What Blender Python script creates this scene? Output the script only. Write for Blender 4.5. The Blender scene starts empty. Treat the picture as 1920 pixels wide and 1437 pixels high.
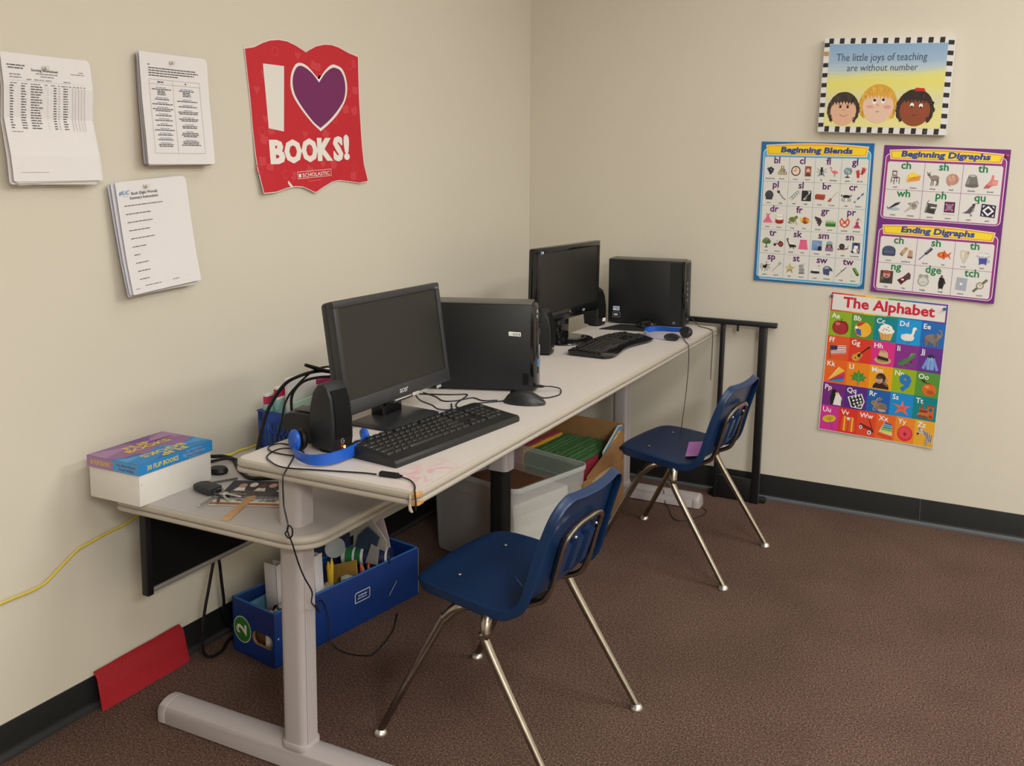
import bpy, bmesh, math, random
from mathutils import Vector, Matrix
R = math.radians
S = bpy.context.scene
COL = S.collection

# ------------------------------------------------------------------ camera
cam_d = bpy.data.cameras.new('camera')
cam_d.sensor_width = 36.0
cam_d.sensor_fit = 'HORIZONTAL'
cam_d.lens = 1741.047 / 1920 * 36
cam_d.shift_x = -(1036.35 - 960) / 1920
cam_d.shift_y = (522.147 - 718.5) / 1920
cam_d.clip_start = 0.05
cam = bpy.data.objects.new('camera', cam_d)
COL.objects.link(cam)
_y, _p, _r = -0.4655203, -0.1180558, 0.0107145
_f = Vector((math.cos(_p) * math.sin(_y), math.cos(_p) * math.cos(_y), math.sin(_p)))
_r0 = Vector((math.cos(_y), -math.sin(_y), 0))
_u0 = _r0.cross(_f)
_rv = math.cos(_r) * _r0 + math.sin(_r) * _u0
_uv = -math.sin(_r) * _r0 + math.cos(_r) * _u0
cam.matrix_world = Matrix(((_rv.x, _uv.x, -_f.x, 1.99869), (_rv.y, _uv.y, -_f.y, -3.73481),
                           (_rv.z, _uv.z, -_f.z, 1.35415), (0, 0, 0, 1)))
S.camera = cam

# ------------------------------------------------------------------ world, ceiling lights, exposure
W = bpy.data.worlds.new('world')
S.world = W
W.use_nodes = True
W.node_tree.nodes['Background'].inputs[0].default_value = (0.9, 0.85, 0.78, 1)
W.node_tree.nodes['Background'].inputs[1].default_value = 0.05

CEIL = 2.72
def troffer(x, y, sx, sy, power):
    l = bpy.data.lights.new('ceiling_troffer', 'AREA')
    l.shape = 'RECTANGLE'
    l.size, l.size_y = sx, sy
    l.energy = power
    l.color = (0.985, 0.985, 0.955)
    o = bpy.data.objects.new('ceiling_troffer', l)
    o.location = (x, y, CEIL - 0.02)
    COL.objects.link(o)
troffer(1.3, -1.35, 0.6, 1.2, 8)
troffer(2.6, -1.35, 0.6, 1.2, 14)
troffer(3.9, -1.35, 0.6, 1.2, 62)
troffer(2.6, -2.95, 0.6, 1.2, 28)
troffer(4.2, -5.0, 0.6, 1.2, 175)

S.view_settings.view_transform = 'Standard'
S.view_settings.look = 'None'
S.view_settings.gamma = 1.0
S.view_settings.exposure = 0.0
try:
    S.view_settings.use_curve_mapping = False
except Exception:
    pass

# ------------------------------------------------------------------ helpers
def lin(h):
    h = h.lstrip('#')
    if len(h) == 3:
        h = ''.join(c * 2 for c in h)
    v = [int(h[i:i + 2], 16) / 255 for i in (0, 2, 4)]
    return tuple(c / 12.92 if c <= .04045 else ((c + .055) / 1.055) ** 2.4 for c in v) + (1,)

_mats = {}
def mat(color, rough=.5, metal=0.0, spec=.5, noise=0.0, nscale=60, bump=0.0, bscale=300, emit=0.0, alpha=1.0, trans=0.0, coat=0.0):
    """procedural material: colour, optional colour variation and fine bump"""
    key = (color, rough, metal, spec, noise, nscale, bump, bscale, emit, alpha, trans, coat)
    if key in _mats:
        return _mats[key]
    m = bpy.data.materials.new('surface_' + color.strip('#'))
    m.use_nodes = True
    nt = m.node_tree
    b = nt.nodes['Principled BSDF']
    c = lin(color)
    b.inputs['Base Color'].default_value = c
    b.inputs['Roughness'].default_value = rough
    b.inputs['Metallic'].default_value = metal
    b.inputs['Specular IOR Level'].default_value = spec
    b.inputs['Coat Weight'].default_value = coat
    if trans:
        b.inputs['Transmission Weight'].default_value = trans
    if alpha < 1:
        b.inputs['Alpha'].default_value = alpha
    if emit:
        b.inputs['Emission Color'].default_value = c
        b.inputs['Emission Strength'].default_value = emit
    if noise or bump:
        tc = nt.nodes.new('ShaderNodeTexCoord')
    if noise:
        n = nt.nodes.new('ShaderNodeTexNoise')
        n.inputs['Scale'].default_value = nscale
        n.inputs['Detail'].default_value = 4
        nt.links.new(tc.outputs['Object'], n.inputs['Vector'])
        r = nt.nodes.new('ShaderNodeMapRange')
        r.inputs['From Min'].default_value = .3
        r.inputs['From Max'].default_value = .7
        r.inputs['To Min'].default_value = 1 - noise
        r.inputs['To Max'].default_value = 1 + noise
        nt.links.new(n.outputs['Fac'], r.inputs['Value'])
        mx = nt.nodes.new('ShaderNodeVectorMath')
        mx.operation = 'SCALE'
        mx.inputs[0].default_value = c[:3]
        nt.links.new(r.outputs['Result'], mx.inputs['Scale'])
        nt.links.new(mx.outputs['Vector'], b.inputs['Base Color'])
    if bump:
        n2 = nt.nodes.new('ShaderNodeTexNoise')
        n2.inputs['Scale'].default_value = bscale
        n2.inputs['Detail'].default_value = 3
        nt.links.new(tc.outputs['Object'], n2.inputs['Vector'])
        bp = nt.nodes.new('ShaderNodeBump')
        bp.inputs['Strength'].default_value = bump
        bp.inputs['Distance'].default_value = .002
        nt.links.new(n2.outputs['Fac'], bp.inputs['Height'])
        nt.links.new(bp.outputs['Normal'], b.inputs['Normal'])
    _mats[key] = m
    return m

def ink(c):
    return mat(c, rough=.55, spec=.35)

def catmull(pts, n=6, closed=False):
    P = [Vector(p) for p in pts]
    out = []
    N = len(P)
    rng = range(N if closed else N - 1)
    for i in rng:
        if closed:
            a, b, c, d = P[(i - 1) % N], P[i], P[(i + 1) % N], P[(i + 2) % N]
        else:
            b, c = P[i], P[i + 1]
            a = P[i - 1] if i > 0 else b + (b - c)
            d = P[i + 2] if i + 2 < N else c + (c - b)
        for k in range(n):
            t = k / n
            out.append(.5 * ((2 * b) + (c - a) * t + (2 * a - 5 * b + 4 * c - d) * t * t + (3 * b - a - 3 * c + d) * t ** 3))
    if not closed:
        out.append(P[-1])
    return out

def rrect(x0, x1, y0, y1, r, n=6):
    """rounded rectangle outline, counter-clockwise; r may be one radius or four (from x1,y0 round)"""
    rs = [r] * 4 if not isinstance(r, (list, tuple)) else r
    out = []
    for (cx, cy, a0, rr) in ((x1, y0, -90, rs[0]), (x1, y1, 0, rs[1]), (x0, y1, 90, rs[2]), (x0, y0, 180, rs[3])):
        ox = cx - rr if cx == x1 else cx + rr
        oy = cy - rr if cy == y1 else cy + rr
        for k in range(n + 1):
            a = R(a0 + 90 * k / n)
            out.append((ox + rr * math.cos(a), oy + rr * math.sin(a)))
    return out

class MB:
    """collects shapes; build() links them as ONE mesh object"""
    def __init__(s):
        s.bm = bmesh.new()
        s.mats = []
        s.M = Matrix()
    def mi(s, m):
        if m not in s.mats:
            s.mats.append(m)
        return s.mats.index(m)
    def join(s, b, m, M=None):
        k = s.mi(m)
        for f in b.faces:
            f.material_index = k
            f.smooth = True
        b.transform(s.M @ (M or Matrix()))
        t = bpy.data.meshes.new('t')
        b.to_mesh(t)
        b.free()
        s.bm.from_mesh(t)
        bpy.data.meshes.remove(t)
        return s
    def box(s, m, x0, x1, y0, y1, z0, z1, bev=0, seg=2, M=None, taper=None):
        b = bmesh.new()
        bmesh.ops.create_cube(b, size=1)
        for v in b.verts:
            x = x0 + (v.co.x + .5) * (x1 - x0)
            y = y0 + (v.co.y + .5) * (y1 - y0)
            z = z0 + (v.co.z + .5) * (z1 - z0)
            if taper and v.co.z > 0:
                cx, cy = (x0 + x1) / 2, (y0 + y1) / 2
                x = cx + (x - cx) * taper
                y = cy + (y - cy) * taper
            v.co = (x, y, z)
        if bev:
            bmesh.ops.bevel(b, geom=list(b.edges), offset=bev, segments=seg, profile=.5, affect='EDGES')
        return s.join(b, m, M)
    def prism(s, m, poly, z0, z1, bev=0, M=None, seg=2):
        b = bmesh.new()
        vs = [b.verts.new((p[0], p[1], z0)) for p in poly]
        f = b.faces.new(vs)
        r = bmesh.ops.extrude_face_region(b, geom=[f])
        for v in r['geom']:
            if isinstance(v, bmesh.types.BMVert):
                v.co.z = z1
        bmesh.ops.recalc_face_normals(b, faces=list(b.faces))
        if bev:
            es = [e for e in b.edges if abs(e.verts[0].co.z - e.verts[1].co.z) < 1e-7]
            bmesh.ops.bevel(b, geom=es, offset=bev, segments=seg, profile=.5, affect='EDGES')
        return s.join(b, m, M)
    def loft(s, m, loops, M=None, caps=True, closed=True):
        b = bmesh.new()
        rows = [[b.verts.new(p) for p in l] for l in loops]
        n = len(rows[0])
        for a, c in zip(rows, rows[1:]):
            for i in range(n if closed else n - 1):
                j = (i + 1) % n
                b.faces.new((a[i], a[j], c[j], c[i]))
        if caps:
            b.faces.new(rows[0][::-1])
            b.faces.new(rows[-1])
        bmesh.ops.recalc_face_normals(b, faces=list(b.faces))
        return s.join(b, m, M)
    def tube(s, m, pts, r=.003, seg=8, smooth=5, M=None, squash=1.0):
        P = catmull(pts, smooth) if smooth else [Vector(p) for p in pts]
        n = len(P)
        rs = r if isinstance(r, (list, tuple)) else None
        loops = []
        up = None
        for i, p in enumerate(P):
            t = (P[min(i + 1, n - 1)] - P[max(i - 1, 0)])
            if t.length < 1e-9:
                t = Vector((0, 0, 1))
            t.normalize()
            if up is None:
                up = Vector((0, 0, 1)) if abs(t.z) < .9 else Vector((1, 0, 0))
            a = (up - t * up.dot(t))
            if a.length < 1e-5:
                a = t.orthogonal()
            a.normalize()
            up = a
            c = t.cross(a)
            if rs:
                q = i / max(n - 1, 1) * (len(rs) - 1)
                k = min(int(q), len(rs) - 2)
                rr = rs[k] + (rs[k + 1] - rs[k]) * (q - k)
            else:
                rr = r
            loops.append([p + a * rr * math.cos(2 * math.pi * j / seg) * squash + c * rr * math.sin(2 * math.pi * j / seg) for j in range(seg)])
        return s.loft(m, loops, M)
    def lathe(s, m, prof, seg=24, M=None, sx=1.0, sy=1.0):
        loops = [[(max(r, 1e-5) * math.cos(2 * math.pi * j / seg) * sx, max(r, 1e-5) * math.sin(2 * math.pi * j / seg) * sy, z) for j in range(seg)] for r, z in prof]
        return s.loft(m, loops, M)
    def ball(s, m, c, rx, ry, rz, seg=16, M=None):
        prof = [(math.sin(math.pi * i / 10), -math.cos(math.pi * i / 10)) for i in range(11)]
        T = Matrix.Translation(c) @ Matrix.Diagonal((rx, ry, rz, 1))
        return s.lathe(m, prof, seg, (M or Matrix()) @ T)
    def grid(s, m, rows, M=None, thick=0.0):
        """open sheet from rows of points; thick gives it two sides"""
        b = bmesh.new()
        vr = [[b.verts.new(p) for p in r] for r in rows]
        for a, c in zip(vr, vr[1:]):
            for i in range(len(a) - 1):
                b.faces.new((a[i], a[i + 1], c[i + 1], c[i]))
        bmesh.ops.recalc_face_normals(b, faces=list(b.faces))
        if thick:
            bmesh.ops.solidify(b, geom=list(b.faces), thickness=thick)
        return s.join(b, m, M)
    def build(s, name, parent=None, sharp=35, loc=None):
        me = bpy.data.meshes.new(name)
        s.bm.to_mesh(me)
        s.bm.free()
        for m in s.mats:
            me.materials.append(m)
        try:
            me.set_sharp_from_angle(angle=R(sharp))
        except Exception:
            pass
        o = bpy.data.objects.new(name, me)
        COL.objects.link(o)
        if parent:
            o.parent = parent
        if loc:
            o.location = loc
        return o

def tag(o, label, cat, group=None, kind=None):
    o['label'] = label
    o['category'] = cat
    if group:
        o['group'] = group
    if kind:
        o['kind'] = kind
    return o
def thing(name, label, cat, loc=(0, 0, 0), rz=0, group=None):
    o = bpy.data.objects.new(name, None)
    o.empty_display_size = .05
    COL.objects.link(o)
    o.location = loc
    o.rotation_euler = (0, 0, rz)
    return tag(o, label, cat, group)
def struct(o, label=None):
    o['kind'] = 'structure'
    if label:
        o['label'] = label
    return o
def plabel(o, t):
    o['label'] = t
    return o
def copy_tree(o, parent=None):
    c = o.copy()
    COL.objects.link(c)
    if parent:
        c.parent = parent
    for ch in list(o.children):
        copy_tree(ch, c)
    return c
def rotx(a): return Matrix.Rotation(a, 4, 'X')
def roty(a): return Matrix.Rotation(a, 4, 'Y')
def rotz(a): return Matrix.Rotation(a, 4, 'Z')
def tr(x, y, z): return Matrix.Translation((x, y, z))

# ---- lettering: the built-in font turned into flat faces
_tc = {}
def glyphs(txt, bold=0.0, shear=0.0, spacing=1.0):
    key = (txt, bold, shear, spacing)
    if key in _tc:
        return _tc[key]
    cu = bpy.data.curves.new('t', 'FONT')
    cu.body = txt
    cu.size = 1
    cu.offset = bold
    cu.shear = shear
    cu.space_character = spacing
    cu.resolution_u = 2
    cu.fill_mode = 'FRONT'
    ob = bpy.data.objects.new('t', cu)
    COL.objects.link(ob)
    dg = bpy.context.evaluated_depsgraph_get()
    dg.update()
    me = ob.evaluated_get(dg).to_mesh()
    vs = [(v.co.x, v.co.y) for v in me.vertices]
    fs = [tuple(p.vertices) for p in me.polygons]
    ob.evaluated_get(dg).to_mesh_clear()
    bpy.data.objects.remove(ob)
    bpy.data.curves.remove(cu)
    x0 = min((v[0] for v in vs), default=0)
    x1 = max((v[0] for v in vs), default=1)
    _tc[key] = (vs, fs, x0, x1)
    return _tc[key]

class Sheet:
    """flat printed matter: shapes in layers on a plane, later laid on a (bent) surface"""
    def __init__(s, dz=.00025):
        s.items = []
        s.dz = dz
    def poly(s, c, pts, L=1):
        s.items.append((c, [tuple(p) for p in pts], [tuple(range(len(pts)))], L))
    def rect(s, c, x0, y0, x1, y1, L=1):
        s.poly(c, [(x0, y0), (x1, y0), (x1, y1), (x0, y1)], L)
    def rr(s, c, x0, y0, x1, y1, r, L=1):
        s.poly(c, rrect(x0, x1, y0, y1, r, 5), L)
    def ell(s, c, x, y, rx, ry, L=1, n=20, a=0, a0=0, a1=360):
        ca, sa = math.cos(R(a)), math.sin(R(a))
        full = abs(a1 - a0) >= 360
        pts = []
        for i in range(n if full else n + 1):
            t = R(a0 + (a1 - a0) * i / n)
            u, v = rx * math.cos(t), ry * math.sin(t)
            pts.append((x + u * ca - v * sa, y + u * sa + v * ca))
        s.poly(c, pts, L)
    def line(s, c, pts, w, L=1, closed=False):
        P = list(pts) + ([pts[0]] if closed else [])
        for (x0, y0), (x1, y1) in zip(P, P[1:]):
            d = math.hypot(x1 - x0, y1 - y0) or 1
            nx, ny = -(y1 - y0) / d * w / 2, (x1 - x0) / d * w / 2
            ex, ey = (x1 - x0) / d * w * .3, (y1 - y0) / d * w * .3
            s.poly(c, [(x0 - ex + nx, y0 - ey + ny), (x0 - ex - nx, y0 - ey - ny), (x1 + ex - nx, y1 + ey - ny), (x1 + ex + nx, y1 + ey + ny)], L)
    def text(s, c, txt, x, y, size, L=2, al='C', bold=0.0, shear=0.0, width=None, rot=0, spacing=1.0, flip=False):
        vs, fs, x0, x1 = glyphs(txt, bold, shear, spacing)
        if not fs:
            return
        sx = size if width is None else width / (x1 - x0)
        off = {'C': (x0 + x1) / 2, 'L': x0, 'R': x1}[al]
        ca, sa = math.cos(R(rot)), math.sin(R(rot))
        pts = []
        for vx, vy in vs:
            u, v = (vx - off) * sx, vy * size
            if flip:
                u, v = -u, -v
            pts.append((x + u * ca - v * sa, y + u * sa + v * ca))
        s.items.append((c, pts, fs, L))
    def build(s, name, fn, parent=None, cuts_u=(), cuts_v=(), thick=0, paper='#e8e6e2'):
        mb = MB()
        b = bmesh.new()
        for idx, (c, pts, fs, L) in enumerate(s.items):
            k = mb.mi(c if not isinstance(c, str) else ink(c))
            vv = [b.verts.new((p[0], p[1], L * s.dz + (.000008 * (idx % 12) if L > 0 else 0))) for p in pts]
            for f in fs:
                try:
                    q = b.faces.new([vv[i] for i in f])
                except ValueError:
                    continue
                q.material_index = k
                q.normal_update()
                if q.normal.z < 0:
                    q.normal_flip()
        bmesh.ops.triangulate(b, faces=[f for f in b.faces if len(f.verts) > 4], ngon_method='EAR_CLIP')
        for u in cuts_u:
            bmesh.ops.bisect_plane(b, geom=list(b.verts) + list(b.edges) + list(b.faces), plane_co=(u, 0, 0), plane_no=(1, 0, 0))
        for v in cuts_v:
            bmesh.ops.bisect_plane(b, geom=list(b.verts) + list(b.edges) + list(b.faces), plane_co=(0, v, 0), plane_no=(0, 1, 0))
        if thick:
            base = [f for f in b.faces if all(abs(v.co.z) < 1e-9 for v in f.verts)]
            r = bmesh.ops.extrude_face_region(b, geom=base)
            for v in r['geom']:
                if isinstance(v, bmesh.types.BMVert):
                    v.co.z = 0.0
            for f in base:
                for v in f.verts:
                    v.co.z = -thick
        for v in b.verts:
            v.co = fn(v.co.x, v.co.y, v.co.z)
        bmesh.ops.recalc_face_normals
        for f in b.faces:
            f.smooth = False
        me = bpy.data.meshes.new(name)
        b.to_mesh(me)
        b.free()
        for m in mb.mats:
            me.materials.append(m)
        o = bpy.data.objects.new(name, me)
        COL.objects.link(o)
        if parent:
            o.parent = parent
        return o

# ------------------------------------------------------------------ the room
def carpet_mat():
    m = bpy.data.materials.new('carpet')
    m.use_nodes = True
    nt = m.node_tree
    b = nt.nodes['Principled BSDF']
    b.inputs['Roughness'].default_value = .95
    b.inputs['Specular IOR Level'].default_value = .1
    tc = nt.nodes.new('ShaderNodeTexCoord')
    n1 = nt.nodes.new('ShaderNodeTexNoise'); n1.inputs['Scale'].default_value = 210; n1.inputs['Detail'].default_value = 3; n1.inputs['Roughness'].default_value = .65
    n2 = nt.nodes.new('ShaderNodeTexNoise'); n2.inputs['Scale'].default_value = 3.2; n2.inputs['Detail'].default_value = 3
    n3 = nt.nodes.new('ShaderNodeTexVoronoi'); n3.inputs['Scale'].default_value = 210
    for n in (n1, n2, n3):
        nt.links.new(tc.outputs['Object'], n.inputs['Vector'])
    r = nt.nodes.new('ShaderNodeValToRGB')
    e = r.color_ramp.elements
    e[0].position, e[0].color = .30, lin('#33271f')
    e[1].position, e[1].color = .72, lin('#8a7064')
    x = e.new(.5); x.color = lin('#59453c')
    nt.links.new(n1.outputs['Fac'], r.inputs['Fac'])
    mr = nt.nodes.new('ShaderNodeMapRange')
    mr.inputs['From Min'].default_value = .35; mr.inputs['From Max'].default_value = .65
    mr.inputs['To Min'].default_value = .9; mr.inputs['To Max'].default_value = 1.08
    nt.links.new(n2.outputs['Fac'], mr.inputs['Value'])
    vm = nt.nodes.new('ShaderNodeVectorMath'); vm.operation = 'SCALE'
    nt.links.new(r.outputs['Color'], vm.inputs[0])
    nt.links.new(mr.outputs['Result'], vm.inputs['Scale'])
    nt.links.new(vm.outputs['Vector'], b.inputs['Base Color'])
    bp = nt.nodes.new('ShaderNodeBump'); bp.inputs['Strength'].default_value = .7; bp.inputs['Distance'].default_value = .004
    ad = nt.nodes.new('ShaderNodeMath'); ad.operation = 'ADD'
    sm_ = nt.nodes.new('ShaderNodeMath'); sm_.operation = 'MULTIPLY'; sm_.inputs[1].default_value = .25
    nt.links.new(n3.outputs['Distance'], sm_.inputs[0])
    nt.links.new(n1.outputs['Fac'], ad.inputs[0]); nt.links.new(sm_.outputs[0], ad.inputs[1])
    nt.links.new(ad.outputs[0], bp.inputs['Height'])
    nt.links.new(bp.outputs['Normal'], b.inputs['Normal'])
    return m
M_WALL = mat('#d4cdbe', rough=.75, spec=.25, noise=.015, nscale=1.5, bump=.05, bscale=350)
M_BASE = mat('#141516', rough=.5, spec=.4, noise=.15, nscale=8)
M_TOE = mat('#55585c', rough=.45, spec=.5)
RX, RY = 5.2, -6.6
def slab(name, x0, x1, y0, y1, z0, z1, m):
    return struct(MB().box(m, x0, x1, y0, y1, z0, z1).build(name))
slab('floor', -.1, RX + .1, RY - .1, .1, -.1, 0, carpet_mat())
slab('ceiling', -.1, RX + .1, RY - .1, .1, CEIL, CEIL + .1, mat('#e4e0d6', rough=.9, spec=.1, noise=.03, nscale=40))
slab('wall_left', -.1, 0, RY - .1, .1, 0, CEIL, M_WALL)
slab('wall_back', 0, RX, 0, .1, 0, CEIL, M_WALL)
slab('wall_right', RX, RX + .1, RY - .1, .1, 0, CEIL, M_WALL)
slab('wall_front', 0, RX, RY - .1, RY, 0, CEIL, M_WALL)
def baseboard(name, L, h, fn, toe=M_TOE):
    mb = MB()
    prof = [(0, h), (.003, h), (.0045, h - .003), (.0045, .022), (.008, .012), (.015, .006), (.016, 0), (0, 0)]
    mb.loft(M_BASE, [[fn(a, d, z) for d, z in prof] for a in (0, L)])
    prof = [(.0075, .0135), (.0165, .0075), (.0172, .0005), (.008, .0005)]
    mb.loft(toe, [[fn(a, d, z) for d, z in prof] for a in (0, L)])
    return mb
bb = baseboard('baseboard_back', RX, .1016, lambda a, d, z: (a, -d, z))
bb.box(M_TOE, 1.7215, 1.7235, -.0049, -.0040, .022, .1)     # butt joint between two lengths
struct(bb.build('baseboard_back'))
struct(baseboard('baseboard_left', -RY - .02, .082, lambda a, d, z: (d, -a - .018, z), mat('#2b2b2c', rough=.5)).build('baseboard_left'))

# ------------------------------------------------------------------ the two-level computer table
DA = .022
def desk_mats():
    m = bpy.data.materials.new('grey_laminate')
    m.use_nodes = True
    nt = m.node_tree
    b = nt.nodes['Principled BSDF']
    b.inputs['Roughness'].default_value = .42
    b.inputs['Specular IOR Level'].default_value = .4
    tc = nt.nodes.new('ShaderNodeTexCoord')
    n = nt.nodes.new('ShaderNodeTexNoise'); n.inputs['Scale'].default_value = 500; n.inputs['Detail'].default_value = 2
    nt.links.new(tc.outputs['Object'], n.inputs['Vector'])
    r = nt.nodes.new('ShaderNodeValToRGB')
    r.color_ramp.elements[0].position, r.color_ramp.elements[0].color = .35, lin('#c6beb9')
    r.color_ramp.elements[1].position, r.color_ramp.elements[1].color = .65, lin('#d2cbc5')
    nt.links.new(n.outputs['Fac'], r.inputs['Fac'])
    # faint pink crayon scribble near the front corner (a stain with its own shape)
    sep = nt.nodes.new('ShaderNodeMapping')
    sep.inputs['Location'].default_value = (-.375, 0.99, 0)
    sep.inputs['Rotation'].default_value = (0, 0, R(0))
    nt.links.new(tc.outputs['Object'], sep.inputs['Vector'])
    sc = nt.nodes.new('ShaderNodeVectorMath'); sc.operation = 'MULTIPLY'; sc.inputs[1].default_value = (14, 7.5, 0)
    nt.links.new(sep.outputs['Vector'], sc.inputs[0])
    ln = nt.nodes.new('ShaderNodeVectorMath'); ln.operation = 'LENGTH'
    nt.links.new(sc.outputs['Vector'], ln.inputs[0])
    mr = nt.nodes.new('ShaderNodeMapRange'); mr.inputs['From Min'].default_value = 1; mr.inputs['From Max'].default_value = .3
    nt.links.new(ln.outputs['Value'], mr.inputs['Value'])
    w = nt.nodes.new('ShaderNodeTexNoise'); w.inputs['Scale'].default_value = 16; w.inputs['Detail'].default_value = 2; w.inputs['Distortion'].default_value = 2.5
    nt.links.new(tc.outputs['Object'], w.inputs['Vector'])
    mu = nt.nodes.new('ShaderNodeMath'); mu.operation = 'MULTIPLY'
    wr = nt.nodes.new('ShaderNodeMapRange'); wr.inputs['From Min'].default_value = .48; wr.inputs['From Max'].default_value = .60
    nt.links.new(w.outputs['Fac'], wr.inputs['Value'])
    nt.links.new(mr.outputs['Result'], mu.inputs[0]); nt.links.new(wr.outputs['Result'], mu.inputs[1])
    m2 = nt.nodes.new('ShaderNodeMath'); m2.operation = 'MULTIPLY'; m2.inputs[1].default_value = .75
    nt.links.new(mu.outputs[0], m2.inputs[0])
    mx = nt.nodes.new('ShaderNodeMixRGB')
    mx.inputs[2].default_value = lin('#d39aa6')
    nt.links.new(m2.outputs[0], mx.inputs[0]); nt.links.new(r.outputs['Color'], mx.inputs[1])
    nt.links.new(mx.outputs[0], b.inputs['Base Color'])
    return m
M_LAM = desk_mats()
M_LAM2 = mat('#b3adaa', rough=.45, spec=.4, noise=.04, nscale=400)
M_EDGE = mat('#aca498', rough=.35, spec=.5)
M_LEG = mat('#a8a0a0', rough=.45, spec=.4, bump=.04, bscale=900)
M_BLK = mat('#0b0c0e', rough=.5, spec=.4)
M_BLKM = mat('#08090a', rough=.75, spec=.2)
def edge_ring(mb, m, outline, z1, z0):
    """bumper edging: a double-bead profile swept round the outline"""
    h = z1 - z0
    prof = [(0, z1 - .0004), (.002, z1), (.0065, z1 - .003), (.008, z1 - .008), (.0078, z1 - .0125), (.006, z1 - .0150), (.001, z1 - .0160), (.001, z1 - .0175), (.0065, z1 - .0185),
            (.0085, z1 - .0205), (.0085, z0 + .005), (.006, z0 + .0015), (.001, z0), (-.002, z0 + .0005)]
    n = len(outline)
    loops = []
    for d, z in prof:
        l = []
        for i in range(n):
            a, b, c = Vector(outline[i - 1]), Vector(outline[i]), Vector(outline[(i + 1) % n])
            t = (c - b).normalized() + (b - a).normalized()
            t.normalize()
            nn = Vector((t.y, -t.x))
            p = b + nn * d
            l.append((p.x, p.y, z))
        loops.append(l)
    return mb.loft(m, loops, caps=False)
def make_desk():
    ox, oy = .5, -1.2
    ca, sa = math.cos(DA), math.sin(DA)
    t = thing('computer_table', 'long grey laminate two-level computer table on grey metal T-legs against the left wall', 'desk',
              (ox * ca - oy * sa, ox * sa + oy * ca, 0), DA)
    def B():
        mb = MB(); mb.M = tr(-ox, -oy, 0); return mb
    z1, z0 = .718, .688
    out = rrect(.452, .915, -2.295, -.112, [.012, .02, .012, .02], 5)
    B().prism(M_LAM, out, z0 + .001, z1).build('tabletop', t)
    edge_ring(B(), M_EDGE, out, z1, z0).build('edge_band', t)
    out2 = rrect(.082, .650, -2.305, -.112, [.06, .02, .02, .02], 8)
    B().prism(M_LAM2, out2, .542, .571).build('lower_shelf', t)
    edge_ring(B(), M_EDGE, out2, .571, .541).build('edge_band', t)
    # chipped corner with bare particleboard
    ch = B()
    mc = mat('#b98e58', rough=.9, noise=.35, nscale=300, bump=.5, bscale=500)
    random.seed(4)
    for zz0, zz1, k in ((.7060, .7165, 1.0), (.6895, .6990, .8)):
        pts = [(.910, -2.3035), (.919, -2.301), (.9242, -2.293), (.9243, -2.284), (.9236, -2.2795 + .006 * (1 - k)), (.916, -2.286), (.911, -2.297)]
        ch.prism(mc, [(x + random.uniform(-.0010, .0010), y + random.uniform(-.001, .001)) for x, y in pts], zz0, zz1, bev=.0012)
    plabel(ch.build('chipped_corner', t), 'bare tan particleboard where the edging broke off the front corner')
    fl = B()
    fl.tube(M_EDGE, [(.911, -2.3055, .714), (.9125, -2.307, .703), (.911, -2.3065, .694), (.914, -2.308, .684), (.917, -2.306, .679)], r=[.003, .0022, .0028, .0036, .0022], seg=7)
    plabel(fl.build('torn_edging', t), 'torn strip of edging hanging at the chipped corner')
    # legs
    def column(mb, m, x, y, z0, z1, w=.066, d=.056, grooves=True):
        pts = []
        q = rrect(x - w / 2, x + w / 2, y - d / 2, y + d / 2, .018, 5)
        mb.prism(m, q, z0, z1)
        if grooves:
            for k in range(5):
                yy = y - d / 2 + .014 + k * .007
                mb.box(m, x + w / 2 - .001, x + w / 2 + .0012, yy - .0022, yy + .0022, z0, z1, bev=.0006, seg=1)
        return mb
    def foot(y, x0=.14, x1=.915):
        mb = B()
        prof = [(-.036, 0.004), (-.036, .030), (-.030, .045), (-.017, .053), (0, .056), (.017, .053), (.030, .045), (.036, .030), (.036, 0.004)]
        xs = [(x0, .72), (x0 + .003, .9), (x0 + .010, 1), (x0 + .0285, 1), (x0 + .03, .975), (x0 + .0315, 1), (x1 - .0315, 1), (x1 - .03, .975), (x1 - .0285, 1), (x1 - .01, 1), (x1 - .003, .9), (x1, .72)]
        mb.loft(M_LEG, [[(x, y + yy * k, .003 + (zz - .003) * k) for yy, zz in prof] for x, k in xs])
        return mb
    for k, (y, lx) in enumerate(((-2.235, .562), (-1.262, .545), (-.25, .565))):
        if k != 1:
            f = foot(y).build('foot', t)
        l = B()
        if k == 1:
            column(l, M_BLK, lx, y, .012, .46, .062, .05, False)
            l.box(M_BLK, .30, .70, y - .03, y + .03, 0.0, .024, bev=.008)
        else:
            column(l, M_LEG, lx, y, .05, .6885)
        lo = l.build('leg', t)
        cb = B()
        if k == 1:
            column(cb, M_LEG, lx, y, .405, .6885, .076, .064, True)
            cb.build('leg_sleeve', lo)
        else:
            cb.prism(M_LEG, rrect(lx - .037, lx + .037, y - .032, y + .032, .020, 5), .046, .063, bev=.003)
            cb.build('collar', lo)
    # modesty panel under the lower shelf
    mp = B()
    mp.box(M_BLKM, .108, .116, -2.245, -.16, .328, .542)
    mp.box(M_BLK, .100, .122, -2.262, -2.244, .312, .542, bev=.003)
    mp.box(M_BLK, .100, .122, -.16, -.142, .312, .542, bev=.003)
    po = mp.build('modesty_panel', t)
    pr_ = B()
    pr_.box(mat('#8d8a86', rough=.4, metal=.3), .103, .121, -2.243, -.16, .316, .329, bev=.003)
    pr_.build('panel_rail', po)
    br = B()
    br.box(M_EDGE, .16, .60, -2.16, -2.145, .505, .5415, bev=.003)
    br.build('under_brace', t)
    br = B()
    br.box(M_EDGE, .16, .60, -.32, -.305, .505, .5415, bev=.003)
    br.build('under_brace', t)
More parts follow.
